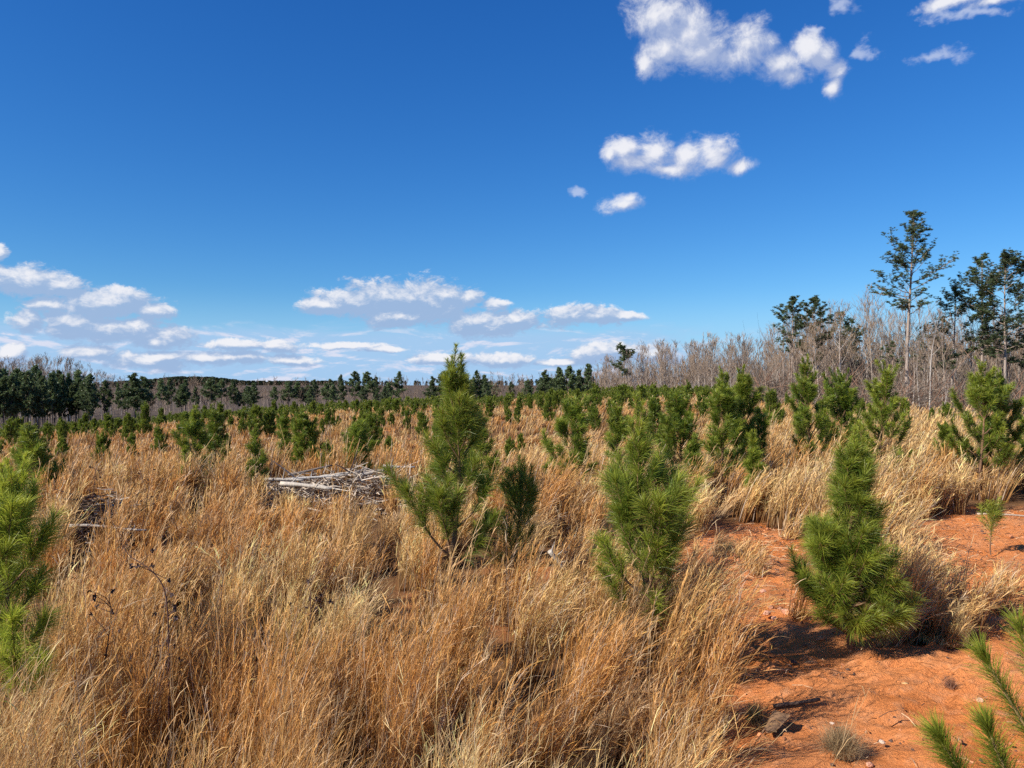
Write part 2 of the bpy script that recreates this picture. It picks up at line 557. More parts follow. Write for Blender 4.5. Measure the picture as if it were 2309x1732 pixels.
def grass_band(g, y0, y1, per_m2, stems, K, nside, width, seed):
    r = np.random.default_rng(seed)
    area = (y1 - y0) * (0.74 * (y0 + y1) + 5)
    n = int(area * per_m2)
    y = r.uniform(y0, y1, int(n * 1.6)); wmax = 0.74 * y1 + 2.5
    x = r.uniform(-wmax, wmax, len(y))
    y2 = np.sqrt(r.uniform(y0 ** 2, y1 ** 2, len(y))) if y0 > 3 else y
    y = y2
    keep = np.abs(x) < 0.74 * y + 2.5
    x, y = x[keep][:n], y[keep][:n]
    d = dens_fn(x, y)
    k = r.random(len(x)) < d
    x, y = x[k], y[k]
    n = len(x)
    h = height_fn(x, y) * r.uniform(0.5, 1.2, n)
    z = terrain(x, y)
    # clump tint: orange-brown on the left, paler straw on the right
    hue = np.clip(0.27 + 0.05 * x / np.maximum(y / 9, 0.8) + (fbm(x / 1.6, y / 1.6, 5, 3) - 0.5) * 2.2 + r.normal(0, 0.16, n), 0, 1)
    hue = np.clip(hue + 0.25 * ss(30, 70, y) * 0 , 0, 1)
    kind = r.random(n)
    h = np.where(kind < 0.06, h * 0.8, h); h = np.where(kind > 0.95, h * 0.6, h)
    lean = r.normal(0.03, 0.10, n) + 0.5 * (kind > 0.95) + 0.12 * ss(-0.25, 0.15, x / y) * fbm(x / 1.9, y / 1.9, 41, 2) * 2; leany = r.normal(0.0, 0.10, n)
    # stems
    S = stems
    sx = np.repeat(x, S) + r.normal(0, 0.055 + 0.05 * (y0 > 14), n * S)
    sy = np.repeat(y, S) + r.normal(0, 0.055 + 0.05 * (y0 > 14), n * S)
    sz = np.repeat(z, S)
    sh = np.repeat(h, S) * r.uniform(0.45, 1.08, n * S) ** 0.8
    rx_ = (sx - np.repeat(x, S)); ry_ = (sy - np.repeat(y, S))
    lx = np.repeat(lean, S) + r.normal(0.03, 0.07, n * S) + 0.6 * rx_
    ly = np.repeat(leany, S) + r.normal(0, 0.07, n * S) + 0.6 * ry_
    bend = r.gamma(2.0, 0.08, n * S) + 0.03
    bdir = r.normal(0.1, 0.5, n * S)
    hu = np.repeat(hue, S)
    t = np.linspace(0, 1, K)
    loose = 1.3 - 0.9 * ss(-0.35, 0.1, np.repeat(x / y, S))
    bdir = bdir * (1 + 1.2 * loose * (loose > 0.5)); bend = bend * (1 - 0.35 * (loose > 0.7))
    live = r.random(n * S) > 0.72 * np.repeat(soft(x, y, SPARSE), S)
    sh = np.where(live, sh, 0.02)
    tall = live & (r.random(n * S) < 0.03)
    sh = np.where(tall, sh * 1.3 + 0.1, sh)
    P = np.empty((n * S, K, 3), np.float32)
    P[..., 0] = sx[:, None] + sh[:, None] * (lx[:, None] * t + np.cos(bdir)[:, None] * bend[:, None] * t ** 3)
    P[..., 1] = sy[:, None] + sh[:, None] * (ly[:, None] * t + np.sin(bdir)[:, None] * bend[:, None] * t ** 3)
    P[..., 2] = sz[:, None] - 0.02 + sh[:, None] * (t - 0.5 * bend[:, None] * t ** 4)
    a = r.uniform(0, PI, n * S)
    side = np.stack([np.cos(a), np.sin(a) * 0.5, np.zeros_like(a)], -1)
    side = unit(side)
    dist = np.repeat(np.hypot(x, y), S)
    w = np.maximum(width, dist * 0.00085) * r.uniform(0.7, 1.3, n * S)
    W = w[:, None] * (1.0 - 0.55 * t)[None, :]
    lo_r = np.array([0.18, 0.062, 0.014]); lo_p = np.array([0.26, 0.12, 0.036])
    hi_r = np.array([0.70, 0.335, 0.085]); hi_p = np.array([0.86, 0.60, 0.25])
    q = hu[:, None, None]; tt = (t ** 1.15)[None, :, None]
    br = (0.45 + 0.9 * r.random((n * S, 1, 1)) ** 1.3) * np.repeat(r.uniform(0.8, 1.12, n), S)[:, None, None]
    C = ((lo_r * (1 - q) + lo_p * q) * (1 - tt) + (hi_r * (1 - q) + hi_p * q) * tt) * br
    grey = (r.random((n * S, 1, 1)) < 0.08) * 0.7
    C = C * (1 - grey) + grey * np.array([0.50, 0.44, 0.36]) * br
    kk = np.repeat(kind, S)[:, None, None]
    C = np.where(kk < 0.06, C * np.array([0.38, 0.36, 0.40]), C)
    C = np.where((kk > 0.95) | tall[:, None, None], C * 0.55 + np.array([0.34, 0.25, 0.14]), C)
    C = np.clip(C, 0, 0.88)
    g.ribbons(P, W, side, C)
    if nside:
        # feathery side pieces on the upper stem
        rep = nside
        pick = r.uniform(0.35, 1.0, (n * S, rep))
        fi = pick * (K - 1); i0 = np.minimum(fi.astype(int), K - 2); fr = (fi - i0)[..., None]
        ar = np.arange(n * S)[:, None]
        A = P[ar, i0] * (1 - fr) + P[ar, i0 + 1] * fr
        D = unit(P[ar, i0 + 1] - P[ar, i0])
        ang = r.uniform(0, 2 * PI, (n * S, rep))
        rad = np.stack([np.cos(ang), np.sin(ang), r.normal(0.0, 0.5, ang.shape)], -1)
        L = (r.uniform(0.04, 0.11, (n * S, rep)) * (1 + 0.6 * (y0 > 7)))[..., None]
        spread = r.uniform(0.15, 0.75, (n * S, rep))[..., None]
        Bm = A + (D + rad * spread) * L * 0.55
        Bt = Bm + (D * 0.7 + rad * spread * 1.2 + np.array([0.15, 0, -0.12])) * L * 0.5
        Q = np.stack([A, Bm, Bt], 2).reshape(-1, 3, 3)
        m = len(Q)
        a2 = r.uniform(0, PI, m)
        sd = unit(np.stack([np.cos(a2), np.sin(a2), r.normal(0, 0.5, m)], -1))
        w2 = np.repeat(np.maximum(width * 0.75, dist * 0.0007), rep) * r.uniform(0.6, 1.3, m)
        W2 = w2[:, None] * np.array([0.7, 1.0, 0.15])[None, :]
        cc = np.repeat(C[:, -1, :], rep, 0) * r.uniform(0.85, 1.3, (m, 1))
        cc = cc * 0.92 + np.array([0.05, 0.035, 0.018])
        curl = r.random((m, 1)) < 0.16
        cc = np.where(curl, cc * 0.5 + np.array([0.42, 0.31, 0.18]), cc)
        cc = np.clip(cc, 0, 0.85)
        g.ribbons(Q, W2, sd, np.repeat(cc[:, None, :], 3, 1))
    return n


def build_grass():
    g = Geo()
    grass_band(g, 1.9, 4.2, 9, 130, 7, 12, 0.0026, 1)
    grass_band(g, 4.2, 8, 8, 105, 6, 10, 0.0036, 2)
    grass_band(g, 8, 15, 6.5, 72, 5, 6, 0.0055, 3)
    grass_band(g, 15, 34, 5, 40, 4, 2, 0.009, 4)
    grass_band(g, 34, 80, 3.2, 18, 3, 0, 0.03, 5)
    grass_band(g, 80, 165, 1.2, 14, 3, 0, 0.07, 6)
    o = link('grass', g.mesh('grass'), M_GRASS)
    tag(o, 'tall dry orange-brown bunch grass covering the clearing', 'grass', kind='stuff')


build_grass()

# ------------------------------------------------------------------ pine saplings
G_DARK = np.array([0.065, 0.115, 0.018]); G_MID = np.array([0.165, 0.250, 0.030]); G_YEL = np.array([0.38, 0.41, 0.05])


def add_needles(g, r, pts, start, dens, nl, nw, droop=0.25, yellow=0.2, tight=0.0, tone=1.0, tip=True):
    """Long needles standing off a shoot."""
    pts = np.asarray(pts); seg = np.diff(pts, axis=0); sl = np.linalg.norm(seg, axis=1); tot = sl.sum()
    n = max(6, int(dens * tot * (1 - start)))
    s = r.uniform(start, 1.0, n) ** 0.85
    if tip:
        s[: max(2, n // 7)] = r.uniform(0.93, 1.0, max(2, n // 7))
    K = len(pts)
    fi = s * (K - 1); i0 = np.minimum(fi.astype(int), K - 2); fr = (fi - i0)[:, None]
    A = pts[i0] * (1 - fr) + pts[i0 + 1] * fr
    D = unit(seg[i0])
    rnd = r.normal(0, 1, (n, 3)); rad = unit(rnd - (rnd * D).sum(1, keepdims=True) * D)
    sp = r.uniform(0.35, 1.15, n)[:, None] * (1 - 0.65 * tight)
    end = (s > 0.93)[:, None]
    sp = np.where(end, sp * 0.6, sp)
    dr = unit(D + rad * sp)
    L = (nl * r.uniform(0.65, 1.1, n))[:, None]
    M = A + dr * L * 0.5
    T = M + dr * L * 0.5 + np.array([0, 0, -1]) * L * droop * r.uniform(0.3, 1.2, (n, 1))
    T[:, :] += rad * L * 0.06
    P = np.stack([A, M, T], 1)
    rn = r.normal(0, 1, (n, 3)); side = unit(np.cross(dr, rn))
    W = nw * np.array([0.9, 1.0, 0.25])[None, :] * r.uniform(0.8, 1.25, (n, 1))
    q = np.clip(r.normal(yellow, 0.22, (n, 1, 1)) + 0.45 * (s[:, None, None] > 0.82) - 0.1, 0, 1)
    dk = np.clip(r.normal(0.35, 0.3, (n, 1, 1)), 0, 1)
    C = (G_DARK * dk + G_MID * (1 - dk)) * (1 - q) + G_YEL * q
    C = C * tone * r.uniform(0.8, 1.2, (n, 1, 1)) * np.array([0.8, 1.0, 1.15])[None, :, None]
    dead = (r.random((n, 1, 1)) < 0.02)
    C = np.where(dead, np.array([0.35, 0.19, 0.08]), C)
    g.ribbons(P, W, side, np.clip(C, 0, 0.8))


def curve_pts(p, d, L, up, K, r, wob=0.03):
    d = np.array(d, float); pts = [np.array(p, float)]
    st = L / (K - 1)
    for k in range(K - 1):
        d = d + np.array([0, 0, up / (K - 1)]) + r.normal(0, wob, 3)
        d /= np.linalg.norm(d)
        pts.append(pts[-1] + d * st)
    return np.array(pts)


def sapling(seed, Ht, R, dens, nl, nw, prof=None, lowest=0.10, step=0.10, yellow=0.22, bare_mid=0.0, sub=True, sides=6, spire=0.16, tone=1.0, lean=0.0, bushy=1.0, up=0.85, extra=(), droopb=0.0, nlow=0):
    """Returns bark Geo and needle Geo of one young pine with its base at the origin."""
    r = np.random.default_rng(seed)
    gb, gn = Geo(), Geo()
    K = 9
    t = np.linspace(0, 1, K)
    ld = np.stack([lean * t * Ht + 0.02 * Ht * np.sin(t * 5 + seed), 0.02 * Ht * np.cos(t * 4 + seed * 2) - 0.02 * Ht * math.cos(seed * 2), t * Ht * 0.985], -1)
    ld[:, 0] -= ld[0, 0]
    rb = 0.011 * Ht + 0.006
    gb.tube(ld, rb * (1 - 0.82 * t), sides, (0.16, 0.095, 0.06), (0.26, 0.15, 0.08))
    def at(h):
        k = h * (K - 1); i = min(int(k), K - 2); f = k - i
        return ld[i] * (1 - f) + ld[i + 1] * f
    # leader: needles shorten and close up towards the pointed tip
    tq = np.linspace(0, 1, 60)
    ldf = np.stack([np.interp(tq, t, ld[:, k]) for k in range(3)], -1)
    for a_, b_, fl, ti in ((0.30, 0.66, 1.0, 0.0), (0.64, 0.80, 0.75, 0.2), (0.78, 0.91, 0.5, 0.5), (0.90, 0.98, 0.30, 0.7), (0.97, 1.0, 0.16, 0.85)):
        add_needles(gn, r, ldf[int(a_ * 59):int(b_ * 59) + 1], 0.0, dens * (0.55 if fl == 1 else 1.3 / fl), nl * fl, nw, 0.2 * fl, yellow + 0.45 * (1 - fl), ti, tone, False)
    if prof is None:
        prof = [(0, 0.03), (0.12, 0.16), (0.3, 0.5), (0.5, 0.8), (0.7, 1.0), (0.85, 0.95), (1, 0.7)]
    px, py = zip(*prof)
    h = 0.95
    az = r.uniform(0, 6.28)
    while h > lowest:
        tt = 1 - h
        n = r.integers(3, 6) if h < 0.9 else 3
        n += nlow if h < 0.4 else 0
        for k in range(n):
            az += 2 * PI / n + r.normal(0, 0.3)
            Lb = R * np.interp(tt, px, py) * r.uniform(0.62, 1.15)
            Lb = max(Lb, 0.05 * Ht)
            inc = np.interp(tt, [0, 0.15, 0.4, 0.8, 1], [0.28, 0.5, 0.85, 1.15, 1.25]) + r.normal(0, 0.1)
            d = (math.cos(az) * math.sin(inc), math.sin(az) * math.sin(inc), math.cos(inc))
            p0 = at(max(0.02, h + r.normal(0, 0.012)))
            # the profile is a horizontal reach
            Lx = min(Lb / max(math.sin(inc), 0.45), 0.75 * Ht)
            br = curve_pts(p0, d, Lx, up, 6, r, 0.05)
            if droopb and tt > 0.75:
                br[:, 2] -= droopb * np.linspace(0, 1, 6) ** 1.3 * (tt - 0.75) * 4; br[:, 2] = np.maximum(br[:, 2], 0.03)
            nlk = nl * np.interp(tt, [0, 0.06, 0.16, 0.34], [0.28, 0.4, 0.62, 1.0])
            gb.tube(br, rb * 0.5 * (0.35 + 0.65 * tt) * np.linspace(1, 0.35, 6), 4, (0.17, 0.10, 0.06), (0.28, 0.17, 0.08))
            st = 0.12 if Lx < 0.3 else 0.30
            yl = yellow + r.normal(0, 0.08)
            tn = tone * r.uniform(0.8, 1.15)
            add_needles(gn, r, br, st, dens * bushy, nlk * r.uniform(0.85, 1.1), nw, 0.28, yl + 0.3 * (1 - nlk / nl), 0.25 * (1 - nlk / nl), tn)
            if sub and Lx > 0.22:
                ns = int(r.integers(1, 4)) + (2 if Lx > 0.5 else 0)
                for j in range(ns):
                    f = r.uniform(0.3, 0.9); kk = f * 5; i0 = min(int(kk), 4)
                    pp = br[i0] * (1 - (kk - i0)) + br[i0 + 1] * (kk - i0)
                    dd = unit(br[i0 + 1] - br[i0])
                    lat = unit(np.cross(dd, [0, 0, 1])) * (1 if j % 2 else -1)
                    d2 = unit(dd * 0.8 + lat * r.uniform(0.5, 0.9) + np.array([0, 0, r.uniform(0, 0.5)]))
                    sb = curve_pts(pp, d2, Lx * r.uniform(0.25, 0.5), 0.5, 4, r, 0.05)
                    gb.tube(sb, rb * 0.25 * (0.35 + 0.65 * tt) * np.linspace(1, 0.5, 4), 3, (0.2, 0.12, 0.07))
                    add_needles(gn, r, sb, 0.1, dens * bushy, nlk * r.uniform(0.8, 1.05), nw, 0.25, yl + r.normal(0, 0.05), 0.0, tn)
        h -= step * r.uniform(0.7, 1.35) * (0.55 if h > 0.68 else 1.0)
    for (pts, ds) in extra:
        q = np.array(pts, float); tq2 = np.linspace(0, len(q) - 1, 8)
        q = np.stack([np.interp(tq2, np.arange(len(q)), q[:, k]) for k in range(3)], -1)
        q[1:-1] = (q[:-2] + 2 * q[1:-1] + q[2:]) / 4
        gb.tube(q, 0.009 * np.linspace(1.1, 0.5, 8), 6, (0.2, 0.12, 0.06), (0.34, 0.24, 0.10))
        add_needles(gn, r, q, 0.35, ds, nl, nw, 0.12, yellow, 0.25, tone)
    return gb, gn


def make_sapling(name, loc, label, rz=0.0, group='young pines across the clearing', **kw):
    gb, gn = sapling(**kw)
    e = empty(name, loc, rz)
    link('trunk', gb.mesh('sapling_trunk', True), M_BARK, e)
    link('needles', gn.mesh('sapling_needles'), M_NEEDLE, e)
    tag(e, label, 'pine sapling', group)
    return e


def place(X, top, d):
    """x position and height of a sapling at depth d whose tip shows at photo (X, top)."""
    x = (X - 1154.5) / F * d
    z = H(x, d)
    return x, z, HC - (top - YH) / F * d - z


COLL = []


def hero(X, top, d, label, R=None, seed=1, rz=0.0, **kw):
    x, z, h = place(X, top, d)
    COLL.append((x, d))
    R = R or h * 0.34
    base = dict(seed=seed, Ht=h, R=R, dens=900, nl=0.17, nw=0.0028)
    base.update(kw)
    return make_sapling('pine_sapling', (x, d, z), label, rz, **base)


hero(1012, 822, 8.0, 'tallest near pine sapling, with a long yellow-green pointed leader, rising above the skyline', R=0.74, seed=11, dens=850, nl=0.19, nw=0.003,
     prof=[(0, 0.04), (0.08, 0.11), (0.2, 0.30), (0.35, 0.40), (0.45, 0.42), (0.6, 0.62), (0.72, 0.95), (0.85, 1.0), (1, 0.8)], lowest=0.13, step=0.095, yellow=0.34)
hero(1150, 1045, 8.7, 'short open pine sapling with bare dark twigs just right of the tallest near sapling', R=0.42, seed=23, dens=600, nl=0.16, nw=0.003,
     lowest=0.2, step=0.12, yellow=0.15, lean=0.05)
hero(1450, 932, 6.5, 'bright green pine sapling with upswept side shoots standing in pale straw grass', R=0.62, seed=38, dens=700, nl=0.18, nw=0.003,
     prof=[(0, 0.03), (0.15, 0.14), (0.35, 0.35), (0.5, 0.85), (0.65, 0.95), (0.8, 0.9), (1, 0.75)], lowest=0.07, step=0.11, yellow=0.36, up=1.1)
hero(1915, 985, 7.15, 'bushy cone-shaped pine sapling standing alone on the bare red clay', R=0.52, seed=47, nlow=3, dens=800, nl=0.17, nw=0.0030, droopb=0.22, up=0.6,
     prof=[(0, 0.03), (0.15, 0.16), (0.3, 0.36), (0.5, 0.62), (0.7, 0.85), (0.88, 1.0), (1, 0.95)], lowest=0.03, step=0.058, yellow=0.32)
hero(1704, 980, 14.6, 'slender columnar pine sapling in the tall straw grass behind the clay path', R=0.24, seed=51, dens=700, nl=0.16, nw=0.006, yellow=0.3, step=0.09)
hero(2232, 1165, 11.4, 'tiny pine seedling with one round tuft on the pink clay', R=0.24, seed=66, dens=330, nl=0.13, nw=0.004, lowest=0.42, step=0.20,
     prof=[(0, 0.3), (0.3, 0.9), (0.6, 1.0), (1, 0.6)], yellow=0.5, sides=5)
hero(48, 1070, 4.6, 'bright bushy pine sapling cut off by the frame in deep orange grass', R=0.36, seed=76, dens=1000, nl=0.16, nw=0.0024, yellow=0.62, lowest=0.32, step=0.10, tone=1.25,
     prof=[(0, 0.03), (0.1, 0.25), (0.3, 0.7), (0.5, 0.95), (0.7, 1.0), (1, 0.9)], bushy=1.2)
hero(66, 966, 14.0, 'mid-green pine sapling standing behind the bright bushy one at the frame edge', R=0.50, seed=81, dens=420, nw=0.006)
hero(432, 926, 15.5, 'full pine sapling in front of the darker one of the pair near the brush heap', R=0.44, seed=92, dens=420, nw=0.006, yellow=0.25)
hero(476, 922, 17.5, 'dark pine sapling half hidden behind the fuller one of its pair', R=0.42, seed=93, dens=420, nw=0.007, yellow=0.05, tone=0.8)
hero(581, 968, 16.5, 'narrow two-tiered pine sapling left of the bleached log heap', R=0.28, seed=95, dens=400, nw=0.006, yellow=0.12)
hero(690, 938, 22.0, 'bushy pine sapling on the slope above the bleached log heap', R=0.62, seed=96, dens=380, nw=0.008, yellow=0.2)
hero(645, 925, 25.0, 'narrow tall pine sapling beside the bushy one above the log heap', R=0.34, seed=97, dens=380, nw=0.009, yellow=0.1)
hero(804, 955, 17.0, 'open pine sapling directly behind the bleached logs', R=0.46, seed=98, dens=400, nw=0.006, yellow=0.15)
hero(1088, 930, 14.5, 'yellow-green pine sapling close behind the tallest near one', R=0.42, seed=101, dens=500, nw=0.0055, yellow=0.38)
hero(1285, 905, 15.5, 'wide pine sapling with long low branches in the gap between the two near saplings', R=0.64, seed=105, dens=480, nw=0.006, yellow=0.2, nl=0.2)
hero(1401, 909, 16.5, 'pine sapling just left behind the bright upswept sapling', R=0.48, seed=108, dens=480, nw=0.006, yellow=0.26)
hero(1625, 850, 17.5, 'tall broad pine sapling, left one of the thick pair beyond the straw grass', R=0.66, seed=111, dens=480, nw=0.0065, yellow=0.22, nl=0.21, lowest=0.05)
hero(1670, 842, 18.2, 'tall broad pine sapling, right one of the thick pair beyond the straw grass', R=0.66, seed=112, dens=480, nw=0.0065, yellow=0.2, nl=0.21, lowest=0.05)
hero(1530, 897, 18.5, 'broad dark pine sapling left of the thick pair beyond the straw grass', R=0.68, seed=113, dens=450, nw=0.0065, yellow=0.08)
hero(1828, 818, 18.5, 'tallest pine sapling of the row before the bare woods, with a forked pointed top', R=0.68, seed=114, dens=450, nw=0.0065, yellow=0.2, lowest=0.05)
hero(1905, 893, 22.0, 'rounded dull green pine sapling between two taller ones before the bare woods', R=0.68, seed=115, dens=420, nw=0.008, yellow=0.05,
     prof=[(0, 0.3), (0.2, 0.7), (0.5, 1.0), (1, 1.0)])
hero(1990, 838, 18.5, 'yellow-green pine sapling at the foot of the tallest mature pine', R=0.78, seed=116, dens=450, nw=0.0065, yellow=0.38, lowest=0.05)
hero(2208, 833, 17.2, 'tall pine sapling, left one of the pair near the right frame edge', R=0.8, seed=117, dens=460, nw=0.0065, yellow=0.28)
hero(2255, 850, 17.8, 'darker pine sapling, right one of the pair near the right frame edge', R=0.68, seed=118, dens=450, nw=0.0065, yellow=0.05)
hero(2330, 880, 19.0, 'dark pine sapling cut by the right frame edge before the woods', R=0.8, seed=119, dens=420, nw=0.007, yellow=0.1)
hero(1571, 985, 15.6, 'small pine sapling sunk in grass below the thick pair', R=0.28, seed=121, dens=450, nw=0.006, yellow=0.12)
hero(1930, 962, 15.2, 'small pale pine seedling at the top edge of the straw grass', R=0.30, seed=123, dens=380, nw=0.006, yellow=0.5)
# near one whose shoots reach into the frame
TX, TY = 2.28, 2.65
def rel(*pts):
    return [(x - TX, y - TY, z - H(TX, TY)) for x, y, z in pts]
make_sapling('pine_sapling', (TX, TY, H(TX, TY)), 'near pine sapling of which only loose green shoots reach in over the clay', 0.0,
             seed=133, Ht=1.9, R=0.34, dens=900, nl=0.11, nw=0.0016, lowest=0.15, step=0.13, yellow=0.42,
             extra=[(rel((TX, TY, 0.75), (1.98, 2.68, 0.92), (1.78, 2.7, 1.237), (1.64, 2.7, 1.477)), 1500),
                    (rel((TX, TY, 0.45), (1.75, 2.55, 0.75), (1.45, 2.5, 1.15), (1.38, 2.5, 1.276)), 1500),
                    (rel((TX, TY, 0.55), (1.80, 2.5, 0.85), (1.56, 2.42, 1.15), (1.47, 2.4, 1.357)), 1500),
                    (rel((TX, TY, 0.9), (2.12, 2.85, 1.1), (1.96, 2.9, 1.32), (1.90, 2.9, 1.51)), 1500)])
COLL.append((TX, TY))

# shared variants for the rest of the plantation
random.seed(5)
VAR = []
for k in range(7):
    gb, gn = sapling(seed=200 + k, Ht=2.0, R=0.62 + 0.04 * (k % 3), dens=300, nl=0.19, nw=0.011, yellow=0.08 + 0.04 * (k % 4), lowest=0.08, step=0.11, sides=4, tone=0.9)
    a, b = gb.mesh('sapling_trunk', True), gn.mesh('sapling_needles')
    a.materials.append(M_BARK); b.materials.append(M_NEEDLE)
    VAR.append((a, b))
FAR = []
for k in range(6):
    gb, gn = sapling(seed=300 + k, Ht=2.0, R=0.70, dens=110, nl=0.24, nw=0.035, yellow=0.06 + 0.03 * (k % 3), lowest=0.04, step=0.15, sides=3, tone=0.85)
    g = Geo(); g.add(*gb.arrays()); g.add(*gn.arrays())
    m = g.mesh('far_sapling'); m.materials.append(M_NEEDLE)
    FAR.append((m, g.arrays()))

TINY = []
for k in range(6):
    gb, gn = sapling(seed=340 + k, Ht=2.0, R=0.72, dens=30, nl=0.30, nw=0.075, yellow=0.08 + 0.03 * (k % 3), lowest=0.04, step=0.19, sides=3, tone=0.85, sub=False)
    TINY.append(gn.arrays())


def plant_field():
    r = np.random.default_rng(17)
    pts = []
    rows = 3.1
    y = 19.0
    while y < 150:
        half = 0.72 * y + 4
        x = -half
        while x < half:
            x += r.uniform(1.0, 2.3)
            pts.append((x + r.normal(0, 0.5), y + r.normal(0, 0.7)))
        y += rows * r.uniform(0.8, 1.2) * (0.82 if y > 70 else 1.0)
    cl = np.array(COLL); ca_ = cl[:, 0] / cl[:, 1]
    res = []
    for (x, y) in pts:
        if np.min(np.hypot(cl[:, 0] - x, cl[:, 1] - y)) < 1.6:
            continue
        rr = x / y
        if y < 34 and rr < 0.2 and np.min(np.where(cl[:, 1] > 12, np.abs(ca_ - rr), 9)) < 0.016:
            continue
        if rr > 0.30 and x > 24 + 0.02 * y:
            continue
        th = vnoise(np.array(x / 9.0), np.array(y / 9.0), 4)
        den = 0.47 + 0.50 * float(ss(70, 115, y)) + 0.35 * float(ss(0.1, 0.25, rr)) - 0.45 * float(th < 0.3) * (y < 90)
        if rr > 0.02 and y < 75:
            den *= 0.72
        if rr > 0.2 and y > 20:
            den *= 0.6
        if r.random() > den:
            continue
        res.append((x, y, (0.42 + 0.42 * r.random() ** 2.0) * (1.0 + 0.18 * float(ss(0.02, 0.2, rr)))))
    res.sort(key=lambda p: p[1] - 6 * p[2])
    vis = [p for p in res if abs(p[0]) < 0.67 * p[1] + 0.6]
    rest = [p for p in res if abs(p[0]) >= 0.67 * p[1] + 0.6]
    near, far = vis[:262], vis[262:]
    zone_names = {
        (0, 0): ('green pine sapling in orange grass low on the slope left of the log heap', 'pines low on the left slope'),
        (0, 1): ('green pine sapling in the orange grass behind the log heap and the tallest near sapling', 'pines behind the log heap'),
        (0, 2): ('green pine sapling in the loose rows behind the two near central saplings', 'pines behind the near central saplings'),
        (0, 3): ('green pine sapling crowded behind the tall ones at the edge of the bare woods', 'pines before the bare woods'),
        (1, 0): ('small green pine sapling down the left slope before the dark pine wood', 'pines before the dark pine wood'),
        (1, 1): ('small green pine sapling high on the orange rise left of centre', 'pines on the rise left of centre'),
        (1, 2): ('small green pine sapling high on the orange rise right of centre', 'pines on the rise right of centre'),
        (1, 3): ('small green pine sapling far back beside the bare woods', 'pines far back by the bare woods'),
    }
    for i, (x, y, s) in enumerate(near):
        z = H(x, y)
        rr = x / y
        zi = 0 if rr < -0.33 else 1 if rr < -0.05 else 2 if rr < 0.22 else 3
        lab, grp = zone_names[(int(y > 38), zi)]
        rz = float(r.uniform(0, 6.28))
        if y < 46:
            a, b = VAR[int(r.integers(0, len(VAR)))]
            e = empty('pine_sapling', (x, y, z), rz, s)
            wd = r.uniform(0.68, 0.95); e.scale = (s * wd, s * wd, s * r.uniform(0.95, 1.2))
            for nm, me in (('trunk', a), ('needles', b)):
                o = bpy.data.objects.new(nm, me); col.objects.link(o); o.parent = e
        else:
            e = bpy.data.objects.new('pine_sapling', FAR[int(r.integers(0, len(FAR)))][0])
            col.objects.link(e); e.location = (x, y, z); e.rotation_euler = (0, 0, rz); e.scale = (s * 0.85, s * 0.85, s * r.uniform(0.95, 1.3))
        tag(e, lab, 'pine sapling', grp)
    g = Geo()
    for (x, y, s) in far + rest:
        v, f, c = TINY[int(r.integers(0, len(TINY)))]
        a = r.uniform(0, 6.28); ca, sa = math.cos(a), math.sin(a)
        w = np.stack([v[:, 0] * ca - v[:, 1] * sa, v[:, 0] * sa + v[:, 1] * ca, v[:, 2]], -1) * s + np.array([x, y, H(x, y)])
        g.add(w, f, c * r.uniform(0.85, 1.15))
    o = link('far_young_pines', g.mesh('far_young_pines'), M_NEEDLE)
    tag(o, 'dense far band of small young pines along the crest of the rise', 'young pines', kind='stuff')
    print('saplings', len(near), len(far), len(rest))


plant_field()


